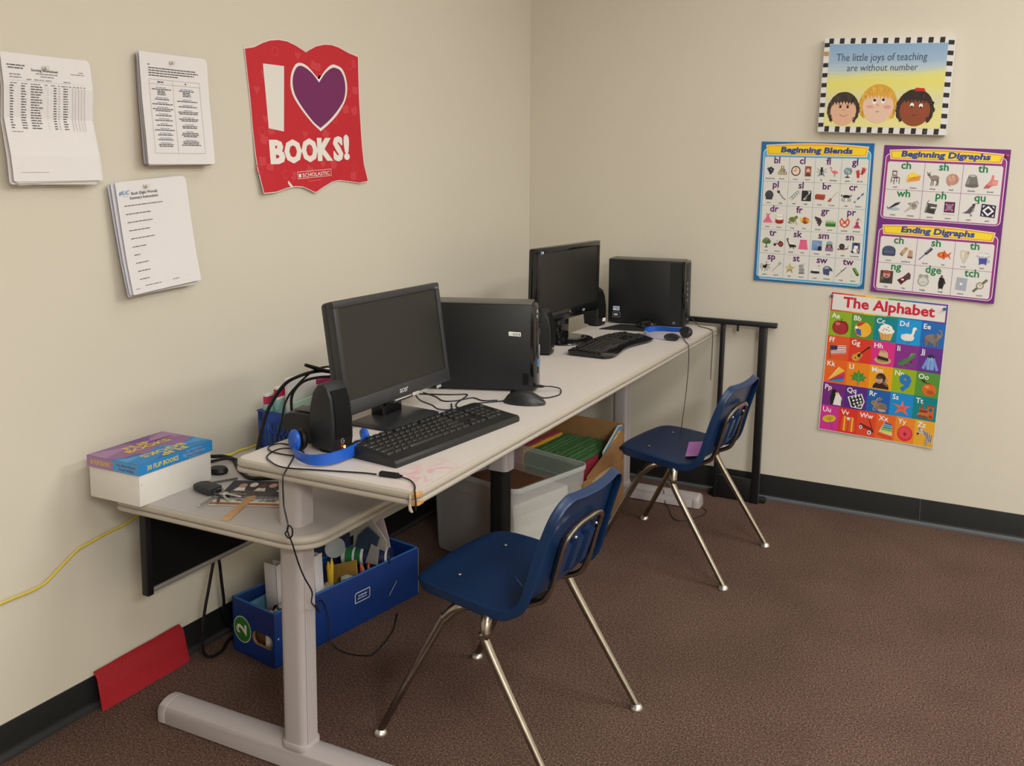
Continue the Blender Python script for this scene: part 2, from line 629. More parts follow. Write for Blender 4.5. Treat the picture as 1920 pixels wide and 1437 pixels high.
    return t
make_desk()
ZT, ZL = .718, .571

# ------------------------------------------------------------------ the two blue shell chairs
M_BLUE = mat('#0e2c52', rough=.36, spec=.5, noise=.06, nscale=7, bump=.06, bscale=420)
M_CHROME = mat('#a39c91', rough=.24, metal=1.0, noise=.12, nscale=30)
M_RIVET = mat('#d8d4cc', rough=.3, metal=.9)
CH_PROF = catmull([(-.178, 0, .362), (-.175, 0, .378), (-.160, 0, .3885), (-.125, 0, .392), (-.06, 0, .389), (0, 0, .383), (.05, 0, .378), (.09, 0, .379),
                   (.118, 0, .392), (.135, 0, .416), (.147, 0, .452), (.160, 0, .500), (.176, 0, .55), (.194, 0, .60), (.208, 0, .636), (.213, 0, .648)], 3)
def chair_frame():
    n = len(CH_PROF)
    out = []
    ln = [0]
    for a, b in zip(CH_PROF, CH_PROF[1:]):
        ln.append(ln[-1] + (b - a).length)
    T = ln[-1]
    for i, p in enumerate(CH_PROF):
        t = (CH_PROF[min(i + 1, n - 1)] - CH_PROF[max(i - 1, 0)]).normalized()
        nn = Vector((-t.z, 0, t.x))
        s = ln[i] / T
        key = [(0, .172), (.2, .182), (.42, .186), (.52, .178), (.62, .176), (.8, .170), (1, .157)]
        for (a, wa), (b, wb) in zip(key, key[1:]):
            if a <= s <= b:
                w = wa + (wb - wa) * (s - a) / (b - a)
        for d, r in ((ln[i], .085), (T - ln[i], .055)):
            if d < r:
                w = w - r + math.sqrt(max(r * r - (r - d) ** 2, 0))
        out.append((p, nn, w, s))
    return out
def make_chair():
    t = thing('school_chair', '', 'chair')
    fr = chair_frame()
    cols = (-1, -.975, -.9, -.7, -.4, 0, .4, .7, .9, .975, 1)
    b = bmesh.new()
    vs, info = [], {}
    for p, nn, w, s in fr:
        row = []
        for c in cols:
            lift = .006 * c * c - (.004 * (1 - c * c) if s > .55 else 0)
            q = p + nn * lift
            v = b.verts.new((q.x - .030 * max(0, 1 - s / .28) * (1 - c * c), c * w, q.z))
            info[v] = (nn, .026 if s < .5 else .022)
            row.append(v)
        vs.append(row)
    for a, c in zip(vs, vs[1:]):
        for k in range(len(cols) - 1):
            b.faces.new((a[k], a[k + 1], c[k + 1], c[k]))
    # rolled flange all round the outline
    loop = vs[0][:] + [r[-1] for r in vs[1:-1]] + vs[-1][::-1] + [r[0] for r in vs[-2:0:-1]]
    n = len(loop)
    prev = loop
    for out, dn in ((.0025, .005), (.004, .5), (.0045, 1.0)):
        cur = []
        for k, v in enumerate(loop):
            nn, fl = info[v]
            tt = (loop[(k + 1) % n].co - loop[k - 1].co).normalized()
            o_ = tt.cross(nn).normalized()
            dd = dn if dn < .01 else fl * dn
            cur.append(b.verts.new(v.co + o_ * out - nn * dd))
        for k in range(n):
            b.faces.new((prev[k], cur[k], cur[(k + 1) % n], prev[(k + 1) % n]))
        prev = cur
    bmesh.ops.recalc_face_normals(b, faces=list(b.faces))
    mb = MB()
    mb.join(b, M_BLUE)
    o = mb.build('seat_shell', t, sharp=60)
    so = o.modifiers.new('thickness', 'SOLIDIFY'); so.thickness = .0055; so.offset = 0
    sb = o.modifiers.new('rounding', 'SUBSURF'); sb.levels = 1; sb.render_levels = 1
    # moulded ribs on the back
    def at(s):
        return min(fr, key=lambda f: abs(f[3] - s))
    for y in (-.058, 0, .058):
        rb = MB()
        loops = []
        for s, wd, h in ((.60, .014, .002), (.63, .017, .012), (.70, .019, .015), (.755, .020, .016), (.775, .018, .006), (.785, .016, .0)):
            p, nn, w, _ = at(s)
            c = p - nn * .006
            f = -nn
            y0 = y
            loops.append([(c.x, y0 - wd, c.z), (c.x + f.x * h, y0 - wd * .7, c.z + f.z * h), (c.x + f.x * h, y0 + wd * .7, c.z + f.z * h), (c.x, y0 + wd, c.z)])
        rb.loft(M_BLUE, loops)
        rb.build('back_rib', t, sharp=25)
    # support hoop behind the back
    hp = []
    for s in (.50, .55, .60, .66, .72, .78):
        p, nn, w, _ = at(s)
        hp.append(p - nn * (.020 if s > .52 else .016))
    top, nn, w, _ = at(.845)
    c = top - nn * .021
    L = [(q.x, -.088, q.z) for q in hp]
    L += [(c.x - .004, -.075, c.z - .012), (c.x, -.045, c.z), (c.x, 0, c.z + .001), (c.x, .045, c.z), (c.x - .004, .075, c.z - .012)]
    L += [(q.x, .088, q.z) for q in hp[::-1]]
    L = [(.03, -.088, .362), (.085, -.088, .360)] + L + [(.085, .088, .360), (.03, .088, .362)]
    h = MB()
    h.tube(M_CHROME, L, r=.0072, seg=10, smooth=5)
    h.build('back_support', t)
    # legs
    def leg(pts, foot):
        mb = MB()
        mb.tube(M_CHROME, pts + [foot], r=[.0138, .0138, .0138, .0136, .0126, .0108, .0086], seg=12, smooth=7)
        lo = mb.build('leg', t)
        g = MB()
        g.lathe(M_RIVET, [(0, .0145), (.009, .0145), (.0135, .010), (.0165, .005), (.0165, .001), (0, .0005)], 20, M=tr(foot[0], foot[1], 0))
        g.build('foot_glide', lo)
    for sy in (-1, 1):
        leg([(.045, sy * .07, .3645), (0, sy * .12, .3645), (-.025, sy * .155, .362), (-.045, sy * .170, .354), (-.068, sy * .1755, .330), (-.090, sy * .178, .298)], (-.243, sy * .205, .010))
        leg([(-.02, sy * .075, .3635), (.02, sy * .125, .3635), (.035, sy * .160, .362), (.046, sy * .182, .350), (.051, sy * .190, .325), (.060, sy * .192, .292)], (.243, sy * .205, .010))
        rv = MB()
        rv.ball(M_RIVET, (-.085, sy * .10, .3985), .0048, .0048, .002, 10)
        rv.build('rivet', t)
        p, nn, w, _ = at(.82)
        rv = MB()
        rv.ball(M_RIVET, (p.x + .022, sy * .05, p.z - .018), .004, .004, .004, 10)
        rv.build('rivet', t)
    return t
chair_a = make_chair()
chair_b = copy_tree(chair_a)
chair_a.location = (.957, -1.860, 0); chair_a.rotation_euler = (0, 0, R(-3.0))
chair_a['label'] = 'nearer blue plastic shell chair with chrome legs, in front of the blue cardboard box'
chair_a['group'] = 'blue school chairs at the table'
chair_b.location = (.987, -.683, 0); chair_b.rotation_euler = (0, 0, R(-4.9))
chair_b['label'] = 'farther blue plastic shell chair with a pink note on its seat'
chair_b['group'] = 'blue school chairs at the table'
note = MB()
pts = []
for i in range(5):
    for_u = i / 4
    row = []
    for j in range(5):
        v = j / 4
        row.append((-.032 + .064 * for_u, -.0825 + .165 * v, .0 + .006 * (v - .3) ** 2 + (.02 * max(for_u - .6, 0) ** 2)))
    pts.append(row)
note.grid(mat('#c583cf', rough=.7), pts, thick=.0004)
no = note.build('paper_note')
no.location = (1.046, -.715, .3920); no.rotation_euler = (R(0), R(-6), R(14))
tag(no, 'small pinkish purple paper note lying on the farther chair seat', 'note')

sc = MB(); sc.tube(mat('#5f7fa8', .6), [(-.02, .015, .3862), (.015, -.015, .3832), (.06, -.05, .3815)], r=.0011, seg=5)
plabel(sc.build('scuff_mark', chair_a), 'pale scratch across the seat')

# ------------------------------------------------------------------ monitors, computers, speakers
M_PLA = mat('#26272a', rough=.38, spec=.5)
M_PLA2 = mat('#1b1c1e', rough=.5, spec=.4, bump=.05, bscale=900)
M_GLOSS = mat('#0d0e10', rough=.12, spec=.6)
M_SCR = mat('#1d1d1a', rough=.34, spec=.5)
M_PC = mat('#15171a', rough=.45, spec=.45, bump=.04, bscale=1200)
M_SIL = mat('#8e9298', rough=.3, metal=.8)
M_WHT = mat('#e9e7e2', rough=.5)
M_CAB = mat('#0d0b10', rough=.45, spec=.4)
def monitor(kind, label, loc, rz, w, h, zc, tilt, xf, glossy, chin, m_bez, side=.018, top=.018):
    """front face centre at local (xf, 0, zc), facing +x"""
    t = thing('monitor', label, 'monitor', loc, rz, 'computer monitors on the table')
    F = tr(xf, 0, zc) @ roty(-tilt) @ Matrix(((0, 0, 1, 0), (1, 0, 0, 0), (0, 1, 0, 0), (0, 0, 0, 1)))  # local u=y, v=z, n=x
    c = MB()
    # bezel: ring of four bars round the screen
    for (u0, u1, v0, v1) in ((-w / 2, w / 2, h / 2 - top, h / 2), (-w / 2, w / 2, -h / 2, -h / 2 + chin), (-w / 2, -w / 2 + side, -h / 2 + chin - .003, h / 2 - top + .003), (w / 2 - side, w / 2, -h / 2 + chin - .003, h / 2 - top + .003)):
        c.box(m_bez, u0, u1, v0, v1, -.022, 0, bev=.004, M=F)
    bz = c.build('bezel', t)
    s = MB()
    s.box(M_SCR, -w / 2 + side - .002, w / 2 - side + .002, -h / 2 + chin - .002, h / 2 - top + .002, -.02, -.004, M=F)
    s.build('screen', t)
    b = MB()
    b.prism(m_bez, rrect(-w / 2 + .002, w / 2 - .002, -h / 2 + .002, h / 2 - .002, .01), -.040, -.021, bev=.006, M=F)
    b.loft(M_PLA2, [[(x * k, y * k, z) for x, y in rrect(-w * .36, w * .36, -h * .38, h * .40, .03)] for k, z in ((1.08, -.038), (1, -.055), (.8, -.064))], M=F)
    b.build('back_shell', t)
    return t, F, bz
# near monitor
t, F, bz = monitor('a', 'nearer dark grey flat monitor on a square base, left of the black tower', (.621, -1.859, ZT), R(.4), .44, .269, .193, R(8.3), 0, False, .036, mat('#2c2d30', rough=.4, spec=.5))
near_monitor = t
bm_ = MB()
base = [(-.075, -.105), (.062, -.108), (.072, -.095), (.072, .082), (.060, .096), (-.072, .104)]
bm_.prism(M_PLA, base, 0, .006, bev=.002)
bm_.loft(M_PLA, [[(x * k, y * k, z) for x, y in base] for k, z in ((.97, .006), (.9, .010), (.55, .017))])
bm_.build('base', t)
nk = MB()
nk.prism(M_GLOSS, rrect(-.056, -.012, -.042, .042, .012), .012, .085, bev=.002)
nk.build('neck', t)
sh = Sheet(.0004)
sh.text(mat('#dcdcdc', .3, .5), 'acer', .004, -.1215, .021, L=2, bold=.012, shear=.12, width=.036)
sh.build('logo', lambda u, v, n: F @ Vector((u, v, n)), t)
bt = MB()
bt.box(mat('#2c2d30', rough=.4, spec=.5), -.045, .068, -.1415, -.131, -.012, .0015, bev=.002, M=F)
bt.box(mat('#d9d6cc', rough=.25, metal=.4), -.038, .030, -.1365, -.1335, 0, .0025, bev=.0008, M=F)
bt.prism(mat('#c9c4bd', rough=.25, metal=.4), rrect(.034, .066, -.140, -.131, .0042), .0, .003, bev=.001, M=F)
plabel(bt.build('button_strip', t), 'silver button strip under the brand name')
st = MB(); st.box(mat('#9a9a98'), .155, .175, -.1445, -.137, -.006, -.004, M=F); st.box(mat('#6a6a6c'), .196, .212, .119, .123, 0, .0006, M=F)
st.build('sticker', t)
# far monitor
t, F, bz = monitor('b', 'farther glossy black monitor on a round base in the corner', (.530, -.665, ZT), R(-2.0), .492, .276, .221, R(-1.0), 0, True, .040, M_GLOSS, .016, .020)
bb_ = MB()
bb_.lathe(M_GLOSS, [(0, 0), (.100, 0), (.104, .003), (.102, .007), (.09, .010), (.05, .014), (0, .015)], 40, sx=.92, sy=1.12, M=tr(-.012, -.002, 0))
bb_.build('base', t)
nk = MB()
nk.prism(M_GLOSS, rrect(-.058, -.022, -.042, .042, .014), .010, .115, bev=.003)
nk.build('neck', t)
rg = MB(); rg.tube(M_PLA, [(.02, -.055, .016), (.052, -.03, .016), (.056, .02, .016), (.03, .055, .016)], r=.0035, seg=8); rg.build('cable_clip', t)
st = MB(); st.box(mat('#5f8fb5'), -.228, -.218, .117, .128, 0, .0006, M=F); st.box(M_WHT, -.216, -.209, .119, .126, 0, .0006, M=F)
plabel(st.build('sticker', t), 'small blue and white sticker on the top left corner')
lg = MB(); lg.prism(mat('#b8b8b8', .3, .5), [(0 + .011 * math.cos(a / 12 * 6.283) + .115, -.119 + .005 * math.sin(a / 12 * 6.283)) for a in range(12)], 0, .0008, M=F)
lg.prism(mat('#b5a98a', .3, .5), [(.004 + .004 * math.cos(a / 12 * 6.283), -.112 + .004 * math.sin(a / 12 * 6.283)) for a in range(12)], 0, .0015, M=F)
lg.build('logo', t)

def tower(label, corner, rz, d, w, h):
    """origin at the base centre; front bezel faces +x, the big side seen faces -y"""
    c, s_ = math.cos(rz), math.sin(rz)
    lx, ly = d / 2, -w / 2
    loc = (corner[0] - (lx * c - ly * s_), corner[1] - (lx * s_ + ly * c), ZT)
    t = thing('desktop_computer', label, 'computer', loc, rz, 'black desktop computers on the table')
    b = MB()
    b.box(M_PC, -d / 2, d / 2 - .012, -w / 2, w / 2, .006, h - .004, bev=.002)
    for x in (-d / 2 + .04, d / 2 - .05):
        for y in (-w / 2 + .02, w / 2 - .02):
            b.lathe(M_BLK, [(0, 0), (.008, 0), (.008, .007), (0, .007)], 10, M=tr(x, y, 0))
    b.build('case', t)
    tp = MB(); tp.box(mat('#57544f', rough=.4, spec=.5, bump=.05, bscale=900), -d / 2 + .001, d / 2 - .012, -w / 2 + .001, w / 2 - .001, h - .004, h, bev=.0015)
    tp.build('top_panel', t)
    return t, d, w, h
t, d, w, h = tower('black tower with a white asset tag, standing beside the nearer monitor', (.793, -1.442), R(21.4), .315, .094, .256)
fb = MB()
prof = [(d / 2 - .013, -w / 2), (d / 2 - .004, -w / 2 + .001), (d / 2 + .004, -w / 2 + .012), (d / 2 + .009, 0), (d / 2 + .004, w / 2 - .012), (d / 2 - .004, w / 2 - .001), (d / 2 - .013, w / 2)]
fb.loft(M_GLOSS, [[(x - dx, y * k, z) for x, y in prof] for dx, k, z in ((.004, .97, .004), (0, 1, .01), (0, 1, h - .03), (.004, 1, h - .012), (.012, .97, h - .002))])
fb.build('front_bezel', t)
ds = MB(); ds.box(M_SIL, d / 2 + .006, d / 2 + .0105, -.022, -.008, .05, .135, bev=.002); ds.box(mat('#3f86c4', .3), d / 2 + .004, d / 2 + .0085, -.030, -.024, .072, .094)
plabel(ds.build('drive_door', t), 'silver strip on the front')
for k, (y, z) in enumerate(((-.030, .232), (-.022, .222), (-.034, .218), (-.028, .205))):
    ind = MB(); ind.prism(M_WHT, [(.004 * math.cos(a), .005 * math.sin(a)) for a in [i * .5236 for i in range(12)]], 0, .001, M=tr(d / 2 + .0035, y, z) @ roty(R(90)) @ rotz(R(90)))
    ind.build('indicator', t)
tg = Sheet(.0003)
tg.rr('#eeeeea', -.0175, -.006, .0175, .006, .002, 1)
tg.text('#555', 'AA', -.012, -.002, .005, 2)
for i in range(13):
    tg.rect('#444', -.006 + i * .0013, -.001, -.0053 + i * .0013, .0025, 2)
tg.rect('#555', -.006, -.0038, .009, -.0025, 2)
tg.rect('#777', .0115, -.0035, .0155, .0025, 2)
tg.build('asset_tag', lambda u, v, n: Vector((d / 2 - .058 + u, -w / 2 - .0004 - n, .168 + v - .05 * u)), t)
vt = MB()
for k in range(6):
    vt.box(M_GLOSS, d / 2 - .034 + k * .003, d / 2 - .0325 + k * .003, -w / 2 - .0006, -w / 2 + .001, .02, .055)
vt.build('vent', t)
pc = MB(); pc.lathe(M_SIL, [(0, 0), (.004, 0), (.004, .005), (0, .005)], 10, M=tr(d / 2 + .001, -.034, .018) @ roty(R(90))); pc.build('audio_jack', t)

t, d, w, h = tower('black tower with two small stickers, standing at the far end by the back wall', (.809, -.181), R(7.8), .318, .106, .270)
fb = MB()
fb.box(M_GLOSS, d / 2 - .013, d / 2 + .004, -w / 2, w / 2, .004, h - .002, bev=.004)
fb.box(M_PLA2, d / 2 - .06, d / 2 - .012, -w / 2 - .0008, -w / 2 + .001, .006, h - .008)
fb.box(M_PLA2, d / 2 + .003, d / 2 + .006, -w / 2 + .014, w / 2 - .006, .012, h - .010, bev=.002)
fb.build('front_bezel', t)
for z in (.172, .150, .128, .112, .108, .104):
    pt = MB(); pt.box(mat('#9c9c9c', .4), d / 2 + .0055, d / 2 + .0072, -w / 2 + .022, -w / 2 + .028, z, z + (.012 if z > .12 else .003)); pt.build('port_label', t)
pts_ = MB()
for z in (.066, .054, .042):
    pts_.box(M_BLKM, d / 2 + .0055, d / 2 + .0075, -w / 2 + .018, -w / 2 + .034, z, z + .007, bev=.001)
pts_.lathe(M_SIL, [(0, 0), (.0042, 0), (.0042, .006), (0, .006)], 12, M=tr(d / 2 + .005, -w / 2 + .026, .032) @ roty(R(90)))
pts_.build('front_ports', t)
s1 = Sheet(.0003)
s1.rect('#b9c2d6', -.014, -.009, .014, .009, 1); s1.rect('#e5e8ee', -.013, -.008, -.002, .002, 2)
for k in range(3): s1.rect('#5b6a92', -.012, .0045 - k * .0035, .010, .0058 - k * .0035, 3)
s1.build('sticker', lambda u, v, n: Vector((-d / 2 + .035 + u, -w / 2 - .0006 - n, .064 + v)), t)
s2 = Sheet(.0003)
s2.rect('#8d9093', -.016, -.011, .016, .011, 1); s2.rect('#0d0e10', -.0145, -.0095, .0145, .0095, 2); s2.ell('#b9bbbe', -.002, 0, .010, .0045, 3)
s2.build('sticker', lambda u, v, n: Vector((-d / 2 + .036 + u, -w / 2 - .0006 - n, .038 + v)), t)
s3 = MB(); s3.box(M_SIL, d / 2 - .046, d / 2 - .036, -w / 2 - .0016, -w / 2, .012, .022, M=None); s3.build('badge', t)

# three satellite speakers, all of the same make
def speaker(label, loc, rz, k=1.0, light='', lean=0):
    t = thing('desktop_speaker', label, 'speaker', loc, rz, 'small black desktop speakers')
    H = .158 * k
    b = MB()
    side = [(.034, 0), (.038, .03), (.037, .08), (.030, .125), (.018, .150), (.004, .158), (-.012, .154), (-.028, .135), (-.038, .10), (-.040, .05), (-.034, 0)]
    loops = []
    for y, q in ((-.031, .90), (-.029, .96), (-.022, 1), (.022, 1), (.029, .96), (.031, .90)):
        loops.append([(x * q * k, y * k, (.07 + (z - .07) * q) * k + (.004 if z == 0 else 0)) for x, z in side])
    b.loft(M_PLA2, loops)
    bo = b.build('body', t)
    g = MB()
    gp = [(.0385, .034), (.0378, .08), (.031, .122), (.022, .142), (.019, .140), (.028, .12), (.0345, .08), (.035, .034)]
    g.loft(M_BLKM, [[(x * k + .0015, y * k, z * k) for x, z in gp] for y in (-.023, .023)])
    g.build('grille', t)
    f = MB(); f.lathe(M_BLK, [(0, 0), (.026 * k, 0), (.027 * k, .004), (.02 * k, .006), (0, .006)], 20, sx=1.1); f.build('foot', t)
    return t, k
t, k = speaker('largest speaker at the near end of the table with a lit orange lamp', (.642, -2.136, ZT), R(-8), 1.0)
sp = Sheet(.0003)
sp.ell('#8f9092', 0, 0, .0055, .006, 2, a0=60, a1=330); sp.ell('#1b1c1e', 0, 0, .0038, .0042, 3); sp.rect('#8f9092', 0, -.001, .005, .001, 4)
sp.build('logo', lambda u, v, n: Vector((.0375 + n, u - .002, .027 + v)), t)
ld = MB(); ld.ball(mat('#ff6a2a', emit=14.0), (.0385, .003, .0125), .002, .0032, .0032, 12); plabel(ld.build('power_lamp', t), 'glowing orange power lamp')
t, k = speaker('speaker with a white maker name, standing between the nearer tower and the round monitor base', (.555, -.935, ZT), R(12), 1.02)
sp = Sheet(.0003)
sp.text('#c8c8c8', 'logitech', 0, 0, .0085, 2, bold=.02, width=.027)
sp.build('logo', lambda u, v, n: Vector((.0385 + n, u + .001, .020 + v)), t)
t, k = speaker('speaker with a white square tag, between the farther monitor and the far tower', (.468, -.300, ZT), R(-14), .98)
sp = MB(); sp.box(mat('#f2ead8', .4), .0355, .0375, .004, .024, .018, .033, bev=.001); plabel(sp.build('white_tag', t), 'white square tag')

# black plastic device lying behind the near speaker
t = thing('label_printer', 'black boxy plastic gadget lying behind the near speaker', 'gadget', (.552, -2.098, ZT), R(10))
b = MB()
side = [(-.058, .024), (-.060, .052), (-.050, .066), (-.030, .070), (.030, .066), (.056, .062), (.056, .030), (.040, .028), (.030, .018), (.028, 0.002), (-.006, .002), (-.012, .020), (-.030, .030)]
b.loft(M_PLA2, [[(x * q, y, z) for x, z in side] for y, q in ((-.034, .96), (-.030, 1), (.030, 1), (.034, .96))])
b.build('body', t)
b = MB(); b.lathe(M_BLK, [(0, 0), (.027, 0), (.029, .006), (.027, .035), (0, .035)], 22, M=tr(.014, 0, 0)); b.build('foot', t)
b = MB(); b.box(mat('#4b4a48', .5), -.042, .012, -.018, .018, .0685, .0722, bev=.002, M=roty(R(5)) @ tr(0, 0, .0)); b.build('top_plate', t)

# ------------------------------------------------------------------ keyboards, mice, mouse mat
def keyboard(label, loc, rz, L, D, h0, h1, m_body, m_key, wave=False):
    """long axis along +y (left end at -y), front edge at +x"""
    t = thing('keyboard', label, 'keyboard', loc, rz, 'black keyboards on the table')
    b = MB()
    if not wave:
        prof = [(D / 2, 0), (D / 2 + .001, .010), (D / 2 - .004, h0), (D / 2 - .028, h0 + .002), (-D / 2 + .012, h1), (-D / 2, h1 - .003), (-D / 2, .008), (-D / 2 + .01, 0)]
        b.loft(m_body, [[(x * q, y, z * q) for x, z in prof] for y, q in ((-L / 2, .97), (-L / 2 + .003, 1), (L / 2 - .003, 1), (L / 2, .97))])
    else:
        loops = []
        for i in range(21):
            u = -1 + i / 10
            y = u * L / 2
            bulge = .018 * math.cos(u * math.pi / 1.0) * (1 - abs(u) ** 4)
            e = .012 * max(abs(u) - .9, 0) / .1
            xf = D / 2 - bulge * .8 - e
            prof = [(xf, .003), (xf + .002, .009), (xf - .006, h0), (xf - .035, h0 + .004), (-D / 2 + .012 + e, h1), (-D / 2 + e, h1 - .004), (-D / 2 + e, .008), (-D / 2 + .01 + e, .002)]
            loops.append([(x, y, z) for x, z in prof])
        b.loft(m_body, loops)
    b.build('case', t)
    x0, x1 = D / 2 - .034, -D / 2 + .028
    slope = math.atan2((h1 - h0 - .002), (D - .04))
    pitch = (x0 - x1) / 5.25
    u = (L - .022) / 22.6
    y0 = -L / 2 + .011
    rows = [[1.25, 1.25, 1.25, 6, 1.25, 1.25, 1.25, 1.5], [2.25] + [1] * 10 + [2.75], [1.75] + [1] * 11 + [2.25], [1.5] + [1] * 12 + [1.5], [1] * 13 + [2]]
    keys = []
    for r, row in enumerate(rows):
        a = 0
        for wd in row:
            keys.append((a, r, wd)); a += wd
    for r in (0, 1, 3, 4):
        for k in range(3):
            if r == 1 and k != 1: continue
            keys.append((15.3 + k, r, 1))
    for r in range(5):
        for k in range(4):
            if (r in (0, 2, 3) and k == 3) or (r == 0 and k == 1): continue
            keys.append((18.6 + k, r, 2 if (r == 0 and k == 0) else 1))
    for k in list(range(0, 1)) + list(range(2, 6)) + [6.5, 7.5, 8.5, 9.5, 11, 12, 13, 14, 15.3, 16.3, 17.3]:
        keys.append((k, 5.25, 1))
    protos = {}
    rest = MB()
    rest_n = 0
    def keygeo(mb, wd, M):
        kw = wd * u - .0022
        kd = pitch - .0022
        mb.loft(m_key, [[(x, y, z) for x, y in rrect(-kd / 2 * q, kd / 2 * q, -kw / 2 + kd / 2 * (1 - q), kw / 2 - kd / 2 * (1 - q), .0015, 2)] for q, z in ((1, 0), (.96, .003), (.78, .0062), (.72, .0065))], M)
    for i, (a, r, wd) in enumerate(keys):
        x = x0 - pitch * (r + .5)
        y = y0 + (a + wd / 2) * u
        z = h0 + .002 + (x0 - x) * math.tan(slope) - .0008 + (.0012 if wave else 0)
        if wave:
            xf = D / 2
            uu = y / (L / 2)
            x -= .006 * math.cos(uu * math.pi)
        if i < 98:
            if wd not in protos:
                mb = MB(); keygeo(mb, wd, Matrix()); o = mb.build('key', t); protos[wd] = o
            else:
                o = protos[wd].copy(); COL.objects.link(o); o.parent = t
            o.location = (x, y, z); o.rotation_euler = (0, slope, 0)
        else:
            keygeo(rest, wd, tr(x, y, z) @ roty(slope)); rest_n += 1
    o = rest.build('keys', t)
    o['kind'] = 'stuff'
    return t
M_KB = mat('#191a1c', rough=.42, spec=.5)
M_KEY = mat('#1a1b1d', rough=.30, spec=.6)
ky = keyboard('long straight black keyboard in front of the nearer monitor', (.800, -1.943, ZT), R(-6.3), .456, .152, .015, .028, M_KB, M_KEY)
ky2 = keyboard('black keyboard with a curved front edge, in front of the farther monitor', (.716, -.705, ZT), R(-1), .425, .158, .012, .019, M_GLOSS, mat('#101113', .3, spec=.5), wave=True)
def mouse(label, loc, rz, m, sc=1.0):
    t = thing('computer_mouse', label, 'mouse', loc, rz, 'computer mice')
    b = MB()
    loops = []
    for i in range(13):
        a = i / 12
        x = (-.056 + .112 * a) * sc
        w = .031 * sc * math.sin(math.pi * min(max(a, .015), .985)) ** .42
        hh = .036 * sc * (math.sin(math.pi * (.04 + .92 * a ** .85)) ** .75)
        loops.append([(x, w * math.cos(q), .001 + hh * max(math.sin(q), 0) ** .8) for q in [math.pi * k / 12 for k in range(13)]] + [(x, -w * .8, 0), (x, w * .8, 0)])
    b.loft(m, loops)
    b.build('body', t)
    wl = MB(); wl.lathe(M_BLKM, [(0, -.004), (.010, -.004), (.011, 0), (.010, .004), (0, .004)], 16, M=tr(-.030 * sc, 0, .026 * sc) @ rotx(R(90))); wl.build('scroll_wheel', t)
    return t
near_mouse = mouse('dark grey mouse lying in front of the nearer tower', (.826, -1.562, ZT), R(14), mat('#1e1f21', rough=.42, spec=.5), 1.02)
mm = MB(); mm.prism(mat('#0d0e0f', rough=.85), [(.525, -.385), (.705, -.345), (.742, -.205), (.555, -.236)], ZT, ZT + .003)
tag(mm.build('mouse_mat'), 'black mouse mat in front of the far tower', 'mouse mat')
mouse('glossy black mouse resting on the mouse mat', (.682, -.262, ZT + .003), R(160), M_GLOSS, .95)

